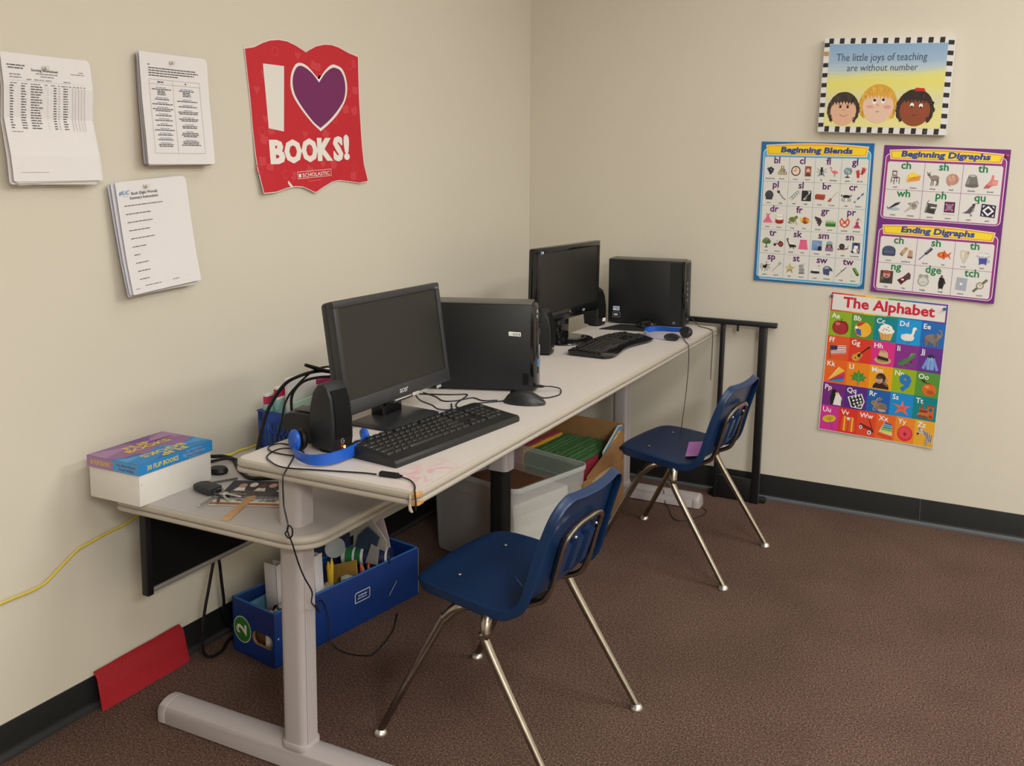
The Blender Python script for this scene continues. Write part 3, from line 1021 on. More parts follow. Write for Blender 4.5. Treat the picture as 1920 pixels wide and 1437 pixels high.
# ------------------------------------------------------------------ wall charts
# little pictures: e cx cy rx ry col [rot] | p x y ... col | l x y ... width col | r x0 y0 x1 y1 col   (0..100 square)
IC = {
'blueberries': 'e 30 62 14 13 #2c2f3c;e 52 70 14 13 #23262f;e 70 58 13 13 #343848;e 42 44 14 13 #1d2029;e 62 38 14 13 #2a2d38;e 50 22 12 11 #30343f;e 30 64 4 4 #767c90;e 54 72 4 4 #767c90;e 62 40 4 4 #6b7184',
'blocks': 'r 8 12 34 38 #a8834f;r 37 12 63 38 #8d8a55;r 66 12 92 38 #94703f;r 22 40 48 64 #9aa06a;r 51 40 78 64 #7c8790;r 36 66 64 92 #a8634a;r 44 72 56 86 #e6d9b8;r 15 18 27 31 #e6d9b8;r 44 18 56 31 #d8dcc0;r 73 18 85 31 #e6d9b8',
'clock': 'e 50 50 44 46 #2f2430;e 50 50 35 37 #eccdb9;l 50 50 50 78 4 #2f2430;l 50 50 28 50 4 #2f2430;e 50 82 2 3 #55404a;e 50 18 2 3 #55404a;e 80 50 2 3 #55404a',
'clown': 'r 22 4 80 96 #8a6a4d;e 52 66 22 22 #b3423a;e 52 56 17 19 #e8c3ae;e 52 52 5 5 #b8322e;e 45 62 3 3 #222;e 59 62 3 3 #222;p 28 4 76 4 66 34 38 34 #7b2f3a;e 52 42 9 4 #b8322e',
'fly': 'e 50 48 16 30 #24262b;e 50 82 11 9 #1b1c20;l 38 60 8 78 3 #333;l 62 60 92 78 3 #333;l 36 48 4 50 3 #333;l 64 48 96 50 3 #333;l 38 34 14 8 3 #333;l 62 34 86 8 3 #333;e 36 32 8 22 #8b9096 -12;e 64 32 8 22 #8b9096 12',
'flamingo': 'e 56 50 26 13 #e06a76 -8;p 74 50 98 42 80 40 #d84f60;l 36 52 22 66 30 84 18 90 6 #e06a76;e 18 90 8 6 #e57d86;p 8 88 14 94 6 78 #333;l 54 40 54 4 3 #7c5a5a;l 60 40 62 18 3 #7c5a5a',
'globe': 'e 46 60 34 34 #7d92ab;e 38 68 16 12 #9fb0a2;e 58 50 12 15 #a7b49b;l 46 26 46 12 6 #2a2a2e;e 46 8 22 6 #222226;l 72 90 84 62 72 34 4 #4a4a50',
'gloves': 'e 28 40 16 18 #c03a38;r 18 4 40 30 #b02f30;e 14 56 5 15 #c03a38 18;e 24 64 5 15 #c03a38;e 34 62 5 14 #c03a38 -12;e 72 64 17 18 #b93432;p 48 40 66 32 78 50 62 60 #a72b2b;e 66 88 5 13 #b93432 14;e 78 88 5 13 #b93432 -6;e 90 80 5 12 #b93432 -24',
'plum': 'e 50 46 40 42 #3a3a40;e 50 50 30 30 #4a4a50;l 30 50 70 56 3 #222;l 34 38 68 42 3 #222;r 18 4 82 14 #2a2a2e',
'plug': 'p 8 78 30 94 40 74 24 62 #2f3034;l 30 72 56 40 70 24 94 6 6 #2f3034;l 16 90 8 100 4 #666',
'sled': 'l 6 20 70 86 86 92 92 78 26 6 5 #6b7a6c;l 14 26 78 92 5 #8a968a;l 26 38 40 26 4 #56645a;l 44 56 58 44 4 #56645a;l 60 74 76 60 4 #56645a',
'slide': 'r 6 2 94 98 #2c2a2c;p 20 14 40 10 84 62 84 84 62 84 #a9aaa6;p 60 92 88 92 76 64 #cfd0cc;l 26 18 76 74 4 #e3e3de',
'brick': 'p 4 24 82 18 96 34 96 68 20 72 4 62 #a2452f;p 4 62 20 72 96 68 84 58 #b9583c;l 20 72 20 24 2 #7f3423',
'broom': 'l 94 96 40 34 4 #b3936a;p 30 36 46 30 36 4 4 8 #a9603a;p 28 34 44 28 46 32 30 38 #6b3b26',
'crab': 'e 50 60 34 14 #23242b;l 22 62 4 74 8 56 5 #23242b;l 78 62 96 74 92 56 5 #23242b;l 24 52 10 28 24 16 4 #23242b;l 76 52 90 28 76 16 4 #23242b;l 34 48 30 24 38 14 4 #2c2d34;l 66 48 70 24 62 14 4 #2c2d34',
'crayon': 'l 12 10 80 84 13 #3f5390;l 80 84 90 95 7 #2d3c70;l 22 20 34 34 13 #c9d0e2;l 60 62 68 71 13 #c9d0e2',
'dress': 'p 38 92 62 92 64 66 98 12 2 12 36 66 #e2718f;r 38 62 62 70 #c8486b;l 50 60 30 14 2 #c8486b;l 50 60 70 14 2 #c8486b;e 36 94 6 5 #e2718f;e 64 94 6 5 #e2718f',
'drum': 'r 10 20 88 56 #b3322f;e 49 20 39 14 #9c2725;e 49 56 39 15 #e9e6e2;e 49 86 39 12 #cfccc8;e 49 86 34 9 #efeeea;l 14 84 14 56 3 #c9c5bf;l 86 84 86 56 3 #c9c5bf',
'frog': 'e 46 52 34 24 #6f7d3f;e 80 72 16 16 #7b8946;e 86 80 5 5 #2a2c1c;l 30 36 6 22 40 18 7 #5d6a34;l 74 50 84 14 96 12 6 #b9854c;l 52 36 60 14 6 #6f7d3f;e 40 58 5 4 #4a5529',
'fruit': 'e 26 50 18 22 #e2c23a;e 50 62 20 18 #c7402e;e 72 56 18 18 #e08a2a;e 44 38 18 15 #a8602b;e 66 34 18 14 #c85a30;e 84 42 12 12 #d7b13a;l 8 74 22 40 9 #e6d054;e 54 28 14 10 #6d3b22',
'grapes': 'e 26 78 11 11 #3a2630;e 44 74 11 11 #45303a;e 62 66 11 11 #37232d;e 36 58 11 11 #4c3540;e 54 52 11 11 #35222b;e 72 48 11 11 #46303a;e 48 36 11 11 #3a2630;e 66 32 11 11 #432d37;e 60 16 10 10 #35222b;l 14 96 24 84 4 #5b4630',
'grass': 'r 4 12 96 34 #3f7a2a;p 4 30 8 62 14 30 20 70 26 30 32 64 38 30 44 74 50 30 56 62 62 30 68 72 74 30 80 60 86 30 92 66 96 30 #57a03a;r 4 6 96 14 #35641f',
'pretzel': 'l 50 40 24 84 8 60 20 22 50 6 80 22 92 60 76 84 50 40 11 #cf4a2a;l 26 26 50 62 74 26 8 #cf4a2a;l 50 40 24 84 8 60 3 #de7b52',
'princess': 'p 40 40 60 40 84 4 16 4 #b63a63;e 50 52 14 16 #a24064;e 50 68 9 10 #dfb49c;p 40 74 60 74 62 100 #7b4b52;l 58 96 84 70 3 #b88a94',
'tree': 'e 50 66 34 28 #5d7a4a;e 28 58 20 20 #6a8756;e 72 58 20 20 #52704176;r 46 8 55 46 #4b3b2b;l 50 36 34 50 4 #4b3b2b;l 50 34 66 52 4 #4b3b2b;e 48 82 22 14 #748f60;e 50 6 20 3 #5b4b38',
'tractor': 'p 6 44 52 50 60 72 76 72 76 40 6 36 #a83440;e 76 42 24 26 #2d2a2c;e 76 42 15 16 #c44a34;e 76 42 6 7 #2d2a2c;e 20 34 12 13 #2d2a2c;e 20 34 6 7 #c44a34;l 40 54 40 78 3 #55454a',
'skunk': 'e 56 38 30 20 #2b2b2c;p 24 46 84 44 70 60 30 66 #e6e5e0;l 30 48 8 92 20 98 12 #57574f;l 34 52 22 84 5 #e6e5e0;r 38 8 46 26 #222;r 70 6 78 26 #222;e 88 30 10 9 #222',
'skirt': 'p 20 92 80 92 94 6 6 6 #e0688d;r 18 84 82 94 #cf5079;l 40 80 34 10 2 #c44c73;l 62 80 68 10 2 #c44c73',
'smoke': 'r 4 4 96 96 #6f95c8;p 60 4 96 4 96 40 78 48 60 40 #23262c;p 70 44 20 70 6 88 46 74 80 52 #a59fa4;r 30 4 60 30 #5b84bd',
'smile': 'r 16 4 88 40 #8d6f97;e 52 58 26 26 #9a6a50;e 52 82 28 16 #86b2bd;r 22 68 82 76 #6fa0ae;e 44 60 4 4 #222;e 60 60 4 4 #222;l 42 48 52 44 62 48 3 #f1e9e2;e 30 50 8 14 #55382c;e 74 50 8 14 #55382c',
'snail': 'e 40 56 26 26 #2b2627;e 40 56 13 13 #5a4a46;l 6 30 60 30 92 42 10 #6e332c;l 90 44 98 66 3 #6e332c;l 12 28 4 22 5 #2b2627',
'snowman': 'r 20 2 90 98 #44517d;e 54 28 26 24 #eceae8;e 54 58 19 17 #f2f0ee;r 38 72 70 78 #222;r 44 78 64 94 #222;p 40 46 70 44 78 14 66 14 62 42 #b23a3a;e 48 60 2 2 #222;e 60 60 2 2 #222;e 22 16 12 8 #2a3a2a',
'spider': 'e 48 46 18 15 #23201f;e 62 62 10 9 #2b2726;l 48 48 20 70 2 60 4 #23201f;l 48 46 18 52 4 30 4 #23201f;l 48 44 26 34 22 8 4 #23201f;l 52 44 54 16 48 4 4 #23201f;l 56 46 74 30 72 8 4 #23201f;l 58 48 84 48 98 30 4 #23201f;l 58 54 84 68 98 62 4 #23201f;l 56 58 66 84 60 96 4 #23201f',
'spoon': 'l 10 6 62 66 5 #84878a;e 76 82 12 18 #97999b -38;e 74 80 7 12 #b9babb -38',
'star': 'p 50 98 62 62 98 60 70 38 80 2 50 24 20 2 30 38 2 60 38 62 #a8995a;p 50 90 56 58 50 40 44 58 #d7cf9a;p 92 60 62 54 50 40 66 40 #c9bd80;p 8 60 38 54 50 40 34 40 #e4dcae',
'statue': 'r 24 2 76 18 #7c7c7c;p 30 18 70 18 78 50 60 58 40 58 22 50 #969696;e 52 72 16 20 #a6a6a6;p 34 56 20 70 30 90 44 84 #8a8a8a;l 60 92 72 98 5 #888',
'swan': 'e 48 34 40 14 #3b3d40;p 16 38 84 38 70 60 30 58 #e4e3df;l 76 48 88 70 80 92 6 #d8d6d2;p 80 96 92 86 78 84 #2b2b2b;e 50 24 46 8 #22252a',
'sweater': 'p 18 86 46 92 60 92 90 70 98 46 70 50 66 6 14 14 8 52 #44506f;p 22 80 60 84 64 70 24 66 #c5cbd8;p 4 62 20 84 26 60 #4c5979;l 30 72 60 76 3 #44506f',
'twig': 'l 6 4 44 44 94 94 5 #35302e;l 50 52 48 66 4 #35302e;l 60 62 76 66 4 #35302e',
'twine': 'p 40 92 60 98 98 42 92 22 74 24 38 78 #4d7a35;p 46 92 58 94 92 44 86 40 #7ca65a;e 88 32 10 8 #2f4d22;l 40 44 18 30 34 22 44 32 20 8 60 8 2 #c9c7ba',
'chair': 'r 22 60 54 96 #4a3230;r 27 66 49 88 #e2dcd4;l 30 70 46 70 2 #4a3230;l 30 78 46 78 2 #4a3230;p 18 52 56 56 78 48 40 42 #6b4038;l 22 52 16 10 4 #4a3230;l 40 44 38 2 4 #4a3230;l 74 48 74 6 4 #4a3230;l 54 54 56 16 4 #4a3230;l 22 26 40 22 3 #4a3230',
'cheese': 'p 4 20 88 34 96 70 20 52 #e0983a;p 20 52 96 70 40 90 12 76 #f0d24c;p 4 20 20 52 12 76 2 40 #e9bd40;e 50 52 8 4 #c67c24',
'sheep': 'e 58 58 30 20 #81766e;e 58 62 28 16 #92867d;l 24 70 34 58 14 #8b8078;e 18 78 12 8 #6b5f57 -20;l 14 86 4 96 4 #4f453f;l 22 88 26 98 4 #4f453f;l 40 44 36 4 5 #5b504a;l 50 42 50 6 5 #5b504a;l 74 44 76 30 70 6 5 #5b504a;l 80 48 84 28 80 8 5 #5b504a',
'shell': 'e 54 54 42 40 #c08f7c;p 20 30 6 46 30 10 50 6 #b27d6c;e 50 62 26 22 #d0a592;l 46 92 40 66 60 44 3 #a87262;l 70 88 72 60 84 44 3 #a87262',
'thimble': 'p 24 86 76 86 94 18 6 18 #77746e;e 50 18 44 13 #67645f;e 50 86 26 9 #a09d96;e 50 84 16 5 #c2bfb8;p 12 26 30 24 34 70 26 70 #918e87',
'thumb': 'p 4 4 40 6 62 24 90 30 94 62 66 66 66 96 52 98 46 64 24 34 #d9847c;r 58 34 92 44 #e2a096;r 58 47 92 56 #e2a096;p 4 4 40 6 50 24 20 30 #b6625c',
'whale': 'e 52 24 44 12 #a9bcc4;p 20 30 62 66 98 76 84 56 40 32 14 26 #33363c;p 8 34 30 30 44 24 10 22 #6d747c;l 6 38 14 26 4 #5a6068',
'whistle': 'e 66 52 26 26 #a59b91;p 4 10 16 4 62 40 50 56 #bfb6ac;e 66 54 14 14 #8a8178;l 66 78 88 88 98 70 4 #777;l 40 62 30 66 46 74 4 #333',
'phone': 'p 24 80 92 72 78 4 10 14 #44423e;p 40 70 84 66 78 42 38 46 #5b5954;r 50 44 84 54 #d9d8d4;l 24 80 36 100 4 #55534e;p 12 18 24 74 32 72 20 16 #8f8d88;r 44 12 70 34 #36342f',
'photo': 'r 18 22 88 96 #4a2c4a;r 24 28 82 90 #6d2f55;e 52 58 22 24 #b9536e;e 52 58 11 12 #4aa0c4;e 32 78 7 7 #c27a92;e 72 78 7 7 #c27a92;e 32 38 7 7 #c27a92;e 72 38 7 7 #c27a92;l 12 10 90 8 3 #b9b6b2',
'quail': 'p 2 22 34 40 60 76 78 84 84 72 78 40 52 24 22 26 #5a5259;e 76 84 10 10 #3b343a;l 80 92 94 98 4 #3b343a;p 70 60 82 70 78 40 64 34 #8a8088;l 58 26 70 10 60 8 4 #4a4248;l 34 26 30 20 3 #4a4248',
'quilt': 'p 6 98 98 90 96 4 2 12 #2c2748;p 50 86 88 50 50 14 12 50 #e9e7e4;p 50 70 72 50 50 30 28 50 #2c2748;p 14 88 30 86 14 70 #e9e7e4;p 88 82 72 84 88 66 #e9e7e4;p 12 18 26 16 12 34 #e9e7e4;p 88 12 74 14 88 30 #e9e7e4',
'couch': 'e 50 60 44 26 #4a5470;r 6 22 94 58 #4a5470;r 4 20 16 60 #3b4460;r 84 20 96 60 #3b4460;r 16 40 84 46 #68728e;r 10 14 90 24 #3b4460',
'sandwich': 'p 6 40 40 86 60 78 28 26 #b7926b;p 6 40 28 26 26 18 6 32 #7f5a3c;p 60 20 94 20 92 62 66 68 #b99673;p 60 20 94 20 94 8 60 10 #7a4a36;e 34 56 12 8 #c9ab86 50',
'brush': 'l 8 6 50 52 8 #7a6f9a;l 48 50 82 90 17 #3a3548;l 56 48 90 84 6 #1f1d26;l 52 58 80 92 5 #9c93b8',
'fish': 'e 40 50 36 22 #d8662e;p 66 52 96 78 86 48 98 22 #d2582a;p 34 68 54 84 60 66 #c94f28;p 40 32 52 18 58 34 #c94f28;e 30 52 12 9 #e58a42;e 16 54 3 3 #222;e 46 50 8 14 #b94424',
'tooth': 'p 22 92 38 96 52 90 68 96 84 86 80 58 60 6 44 6 26 52 #c9c0ae;p 30 86 50 84 46 20 38 50 #dfd8ca;e 74 80 8 10 #a99f8b',
'bath': 'p 4 62 22 86 80 90 98 66 76 52 28 48 #b9bbbd;e 52 74 40 11 #dddedf;p 24 50 80 54 76 14 30 10 #4a4fa0;r 28 4 36 14 #3b4090;r 68 6 76 16 #3b4090;l 84 40 96 36 4 #777;l 82 28 94 26 4 #777',
'sing': 'r 6 4 94 96 #4a3d34;e 50 66 26 24 #c28d85;e 50 86 28 12 #a33c42;p 20 4 80 4 70 40 32 40 #2f3a34;e 50 56 8 5 #5b2422;e 22 40 12 16 #6b5a48',
'ring': 'p 4 36 44 62 70 40 34 4 #5b1f2a;p 44 62 78 98 94 84 94 50 70 40 #6f2a36;p 52 64 78 88 88 80 88 54 70 50 #46424a;e 42 42 10 7 #e8e6e2;l 34 4 34 16 2 #3a1018',
'badge': 'e 50 44 40 38 #a6a5a0;p 14 74 24 94 50 88 76 94 86 74 50 60 #9b9a95;e 50 44 30 28 #cfcecb;l 30 48 70 48 3 #77756f;l 34 36 66 36 3 #77756f;e 50 74 14 8 #b9b8b4',
'judge': 'p 36 82 62 82 70 34 62 4 34 4 30 40 #1d1b1c;e 50 90 9 9 #7a5647;l 44 6 38 0 6 #222;l 58 6 62 0 6 #222;l 64 74 76 40 8 #252324',
'switch': 'p 18 96 88 92 84 2 12 8 #a7abb9;p 22 91 84 88 80 7 17 12 #bfc3cf;r 40 42 56 58 #e9eaee;e 50 78 3 3 #8b8f9c;e 48 24 3 3 #8b8f9c',
'watch': 'l 12 8 40 38 16 #6f6557;l 62 62 90 92 16 #6f6557;e 50 50 25 25 #8a8071;e 50 50 18 18 #d9d2bf;l 50 50 58 58 3 #444;l 50 50 44 60 3 #444;l 84 74 92 82 5 #b4aa98',
'apple': 'e 36 46 32 40 #9c2a30;e 64 46 32 40 #8f2429;e 50 40 34 38 #a83036;e 34 66 14 10 #cf6a66;l 50 80 54 96 5 #4b2f1e;e 50 80 14 4 #6d1a1e',
'ball': 'e 50 50 46 46 #f0b43a;p 6 60 40 46 94 36 84 14 50 4 18 16 #2f62b4;p 20 86 50 96 62 92 40 72 8 62 4 50 #c43a26;e 14 58 9 9 #efeeea;p 62 92 90 74 96 50 94 36 60 60 44 80 #f2b02e;l 10 40 20 10 5 #d8622a',
'cupcake': 'p 12 52 90 52 78 4 28 4 #dda65c;e 52 60 44 20 #f0ebe6;e 50 76 34 20 #f4efea;e 48 90 18 8 #f4efea;e 40 70 4 4 #c98a92;e 60 80 4 4 #8a9ac0;e 66 62 4 4 #c98a92;e 34 60 4 4 #89a37a;e 52 66 4 4 #6a6a70;l 30 46 36 6 2 #c08a45;l 50 46 50 6 2 #c08a45;l 70 46 64 6 2 #c08a45',
'duck': 'e 42 36 36 22 #e9e5e0;p 4 50 24 50 20 30 #ded9d4;l 62 44 70 66 72 88 14 #efece8;e 76 90 11 9 #f1eeea;p 84 92 98 80 84 84 #c9804a;l 42 18 42 4 4 #3a6f90;l 54 18 56 4 4 #3a6f90',
'elephant': 'e 42 46 36 26 #83776f;r 10 6 26 40 #756a63;r 54 4 68 40 #7b7069;e 72 62 18 18 #897d75;l 84 60 94 70 88 96 76 98 7 #8d8179;e 62 62 9 15 #6d625b;r 30 8 40 30 #655b55;r 70 6 80 34 #6d625b;l 8 50 2 26 3 #655b55',
'flag': 'p 6 76 92 86 96 38 10 24 #eceae8;p 6 76 44 80 44 54 8 48 #2c3358;l 44 74 92 79 5 #b8343a;l 44 62 93 66 5 #b8343a;l 10 42 94 55 5 #b8343a;l 10 30 95 43 5 #b8343a;l 4 80 8 2 3 #6b4a2c',
'guitar': 'e 26 24 24 24 #d08a34;e 44 42 17 17 #d6933c;e 42 38 9 10 #2d1d16;l 48 48 92 94 7 #3b2419;e 22 22 16 16 #dc9c48;l 20 26 28 18 5 #3b2419;p 84 92 94 100 100 92 90 84 #2d1d16',
'hat': 'e 48 28 46 22 #c9a878;e 48 32 34 14 #a88758;p 18 34 78 28 72 76 50 90 28 84 #d2b183;p 17 34 78 26 77 44 18 54 #3a2420;e 48 82 18 7 #b8966a',
'iguana': 'p 4 30 30 50 56 62 70 92 92 96 96 78 76 56 60 34 30 16 6 14 #4f7d4c;p 58 60 70 92 90 94 90 86 74 78 #6f9a6c;e 84 86 3 3 #1c281c;l 60 34 72 18 94 16 5 #4b7548;l 30 18 34 4 48 2 5 #4b7548;p 6 30 30 50 30 40 8 22 #3d6a3c;p 66 48 78 46 72 34 #2a3a2c',
'jacket': 'p 32 84 68 84 70 8 30 8 #7fa3dc;p 32 84 6 16 20 8 38 60 #7498d4;p 68 84 94 16 82 6 62 60 #7498d4;e 50 88 20 12 #2c2f44;p 36 84 64 84 58 66 42 66 #8fb0e4;l 50 66 50 10 3 #567ab8;r 30 8 70 14 #6288c4',
'kite': 'p 2 4 62 98 98 78 #f2c24a;p 2 4 98 78 98 64 #d8456a;p 2 4 98 64 98 46 #c4384a;p 2 4 98 46 96 28 #7a4a9a;p 2 4 96 28 92 10 #2f8fc4;p 2 4 62 98 70 94 #f6dc8a',
'leaf': 'p 50 98 60 74 78 82 76 62 98 60 82 44 88 28 66 34 56 22 54 2 48 2 48 22 36 34 12 28 20 46 2 58 24 62 22 82 40 74 #3f8a3a;l 52 14 50 84 3 #79b35e;l 50 40 82 58 2 #79b35e;l 50 40 18 58 2 #79b35e',
'monkey': 'p 6 2 96 2 90 30 66 48 34 46 12 24 #33211b;e 48 64 28 32 #3a2620;e 40 52 20 20 #c9a08a;e 38 66 16 10 #7d5a4a;e 80 56 9 11 #c08a7a;e 32 68 4 4 #1a1210;e 44 68 4 4 #1a1210;l 32 42 46 42 3 #6d4a3e;p 66 48 92 24 84 20 60 36 #8a6a4a',
'orange': 'e 58 38 38 36 #d96a2a;e 46 54 12 8 #ea9a5c;e 58 72 14 5 #b85a28;p 4 96 30 92 48 72 24 78 #3a3224;l 46 74 58 78 4 #5b4a2c;e 66 24 20 12 #b44f22',
'penguin': 'p 44 2 94 2 96 50 72 84 56 72 #e9e7e4;p 34 2 48 2 60 72 56 98 40 98 36 86 30 40 #1b1c22;e 48 90 14 9 #1b1c22;p 30 90 38 94 24 98 #b85a3a;p 58 84 74 78 66 68 56 72 #e5bf5a;p 92 50 98 10 94 2 #24252c',
'quiltb': 'p 2 66 78 98 98 50 84 2 26 4 #efeeec;p 10 66 74 92 92 50 80 8 30 8 #2a2830;e 28 66 6 7 #d8d6d4;e 46 74 6 7 #e6e4e2;e 64 82 6 7 #d8d6d4;e 36 48 6 7 #efedec;e 54 56 6 7 #d8d6d4;e 72 64 6 7 #efedec;e 42 28 6 7 #d8d6d4;e 60 38 6 7 #e6e4e2;e 78 46 6 7 #d8d6d4;e 50 14 5 6 #efedec;e 68 22 6 7 #d8d6d4;e 80 30 5 6 #efedec',
'rabbit': 'e 62 34 36 27 #8d7a68;e 26 54 18 15 #96836f;e 46 80 8 18 #9a8672 -52;e 56 80 7 16 #857262 -62;e 22 56 3 3 #1c1814;l 28 40 22 10 36 8 7 #9a8672;e 70 12 22 8 #b9a792;e 74 36 20 17 #7f6d5d',
'starfish': 'p 52 98 60 62 98 66 68 42 88 4 52 28 14 8 34 44 2 68 44 62 #e06a52;p 52 88 55 56 52 44 48 56 #ee9a86;e 52 48 11 11 #d65c46',
'train': 'r 18 40 66 66 #b5532f;r 60 30 94 84 #c4663a;r 56 80 98 90 #a34a2a;r 26 66 36 92 #a34a2a;r 68 54 86 74 #1c6d70;p 4 22 20 40 66 40 94 30 94 20 #c96f42;e 26 16 10 11 #96432a;e 48 16 10 11 #96432a;e 80 20 16 18 #b85a38;e 80 20 6 7 #7b3420;r 22 46 62 54 #7b3420',
'umbrella': 'e 46 62 44 22 #d6b52c 14;e 48 64 22 11 #c2a224 14;e 46 64 4 4 #6b5214;l 46 62 72 4 3 #a8308a',
'vest': 'p 10 86 30 96 44 70 56 70 70 96 90 84 96 10 78 4 22 6 4 12 #e0562c;r 22 6 32 92 #f0c03a;r 70 6 80 90 #f0c03a;p 36 88 64 88 56 70 44 70 #d8dade;l 50 70 50 6 3 #b23a1c',
'wagon': 'p 4 60 10 68 86 44 92 30 78 30 8 50 #7b2026;l 86 40 60 96 5 #33262a;e 14 44 10 11 #e4e2e0;e 68 20 12 13 #e4e2e0;e 14 44 5 5 #555;e 68 20 6 6 #555;e 88 30 7 8 #333',
'xylophone': 'p 40 94 84 86 92 22 10 34 #dddfe0;p 42 94 84 87 84 78 38 84 #3f62a8;p 37 82 84 76 86 67 33 72 #4f8ab0;p 32 70 86 65 87 56 28 60 #3d8a5a;p 27 58 87 54 88 44 22 47 #6fae4a;p 20 45 88 42 90 32 15 34 #e8d040;p 4 28 92 12 90 2 2 16 #d8442a',
'yoyo': 'e 50 48 46 44 #d62a3a;e 50 52 38 36 #e04a56;e 50 46 10 9 #b01c2c;l 50 46 52 34 3 #801420',
'zebra': 'p 20 98 34 90 60 78 98 60 98 12 78 18 60 40 44 60 20 66 8 54 2 62 12 82 #c9bfb8;l 30 90 40 66 4 #2a2224;l 42 84 52 58 4 #2a2224;l 54 78 62 44 4 #2a2224;l 66 74 70 34 4 #2a2224;l 78 68 78 26 4 #2a2224;l 90 62 88 22 4 #2a2224;p 2 62 8 54 18 60 12 68 #1e191a;r 56 2 70 40 #a39a95;l 20 98 16 86 4 #2a2224;e 20 78 3 3 #111',
}
def icon(sh, name, x, y, w, h, L=3):
    for cmd in IC[name].split(';'):
        a = cmd.split()
        k = a[0]
        if k == 'e':
            rot = float(a[6]) if len(a) > 6 else 0
            sh.ell(a[5][:7], x + float(a[1]) / 100 * w, y + float(a[2]) / 100 * h, float(a[3]) / 100 * w, float(a[4]) / 100 * h, L, 14, rot)
        elif k == 'r':
            sh.rect(a[5], x + float(a[1]) / 100 * w, y + float(a[2]) / 100 * h, x + float(a[3]) / 100 * w, y + float(a[4]) / 100 * h, L)
        elif k == 'p':
            n = [float(v) for v in a[1:-1]]
            sh.poly(a[-1], [(x + n[i] / 100 * w, y + n[i + 1] / 100 * h) for i in range(0, len(n), 2)], L)
        elif k == 'l':
            n = [float(v) for v in a[1:-2]]
            sh.line(a[-1], [(x + n[i] / 100 * w, y + n[i + 1] / 100 * h) for i in range(0, len(n), 2)], float(a[-2]) / 100 * w, L)
        L += .35
PW, PH = .4318, .5588
def wallpt(xc, zc, ang, curl=0.0, gap=.0022, tilt=0.0):
    ca, sa = math.cos(ang), math.sin(ang)
    def fn(u, v, n):
        a, b = u - PW / 2, v - PH / 2
        x = a * ca - b * sa
        z = a * sa + b * ca
        # sheet hangs from its top corners: lower edge and side edges lift a little
        k = (1 - v / PH)
        e = abs(2 * u / PW - 1)
        d = gap + curl * k * k + .0012 * math.sin(u * 16) * (k + .2) + .003 * (e ** 6) * k
        return Vector((xc + x, -(d + n), zc + z))
    return fn
CU = [i * PW / 10 for i in range(1, 10)]
CV = [i * PH / 10 for i in range(1, 10)]
def arch(x0, x1, y0, y1, bulge, dy=0.0, inset=0.0, n=14):
    """banner: slanted sides, arched top"""
    pts = [(x0 + .006 + inset, y0 + inset), (x1 - .006 - inset, y0 + inset), (x1 - inset, y1 - inset)]
    for i in range(1, n):
        t = i / n
        pts.append((x1 - inset - (x1 - x0 - 2 * inset) * t, y1 - inset + bulge * math.sin(math.pi * t)))
    pts.append((x0 + inset, y1 - inset))
    return pts
CAPT = '#3a3436'
def chart_blends():
    s = Sheet()
    s.rect('#1c6aa6', 0, 0, PW, PH, 0)
    s.rr('#e8eef0', .0095, .008, PW - .0095, PH - .026, .02, 1)
    s.rr('#5cabcf', .0118, .0103, PW - .0118, PH - .0283, .018, 2)
    s.rr('#dcdad4', .0165, .0165, PW - .0165, PH - .060, .008, 3)
    s.poly('#f3ede0', arch(.019, PW - .019, PH - .053, PH - .013, .009), 4)
    s.poly('#eda93e', arch(.0215, PW - .0215, PH - .0505, PH - .0155, .009), 5)
    s.poly('#f5d222', arch(.0265, PW - .0265, PH - .0455, PH - .0205, .0065), 6)
    s.text('#2c4a90', 'Beginning Blends', PW / 2, PH - .0405, .030, 8, bold=.045, shear=.1, width=.275)
    x0, y0, x1, y1 = .0165, .0165, PW - .0165, PH - .060
    for i in range(1, 4):
        x = x0 + (x1 - x0) * i / 4
        s.rect('#7fa3bd', x - .0006, y0, x + .0006, y1, 4)
    for j in range(1, 5):
        y = y0 + (y1 - y0) * j / 5
        s.rect('#7fa3bd', x0, y - .0006, x1, y + .0006, 4)
    data = [('bl', 'blueberries', 'blocks'), ('cl', 'clock', 'clown'), ('fl', 'fly', 'flamingo'), ('gl', 'globe', 'gloves'),
            ('pl', 'plum', 'plug'), ('sl', 'sled', 'slide'), ('br', 'brick', 'broom'), ('cr', 'crab', 'crayon'),
            ('dr', 'dress', 'drum'), ('fr', 'frog', 'fruit'), ('gr', 'grapes', 'grass'), ('pr', 'pretzel', 'princess'),
            ('tr', 'tree', 'tractor'), ('sk', 'skunk', 'skirt'), ('sm', 'smoke', 'smile'), ('sn', 'snail', 'snowman'),
            ('sp', 'spider', 'spoon'), ('st', 'star', 'statue'), ('sw', 'swan', 'sweater'), ('tw', 'twig', 'twine')]
    cw, chh = (x1 - x0) / 4, (y1 - y0) / 5
    for k, (t, a, b) in enumerate(data):
        cx, cy = x0 + (k % 4) * cw, y1 - (k // 4 + 1) * chh
        s.text('#5a2168', t, cx + cw / 2, cy + chh * .745, .037, 5, bold=.022)
        icon(s, a, cx + .005, cy + .022, .042, .043, 5)
        icon(s, b, cx + .052, cy + .022, .042, .043, 5)
        s.text(CAPT, a, cx + .026, cy + .0085, .0082, 5, bold=.012)
        s.text(CAPT, b, cx + .072, cy + .0085, .0082, 5, bold=.012)
    o = s.build('wall_chart', wallpt(1.265, 1.186, -.020, .003), None, CU, CV)
    return tag(o, 'blue bordered wall chart headed Beginning Blends with twenty picture squares', 'poster', 'school charts on the back wall')
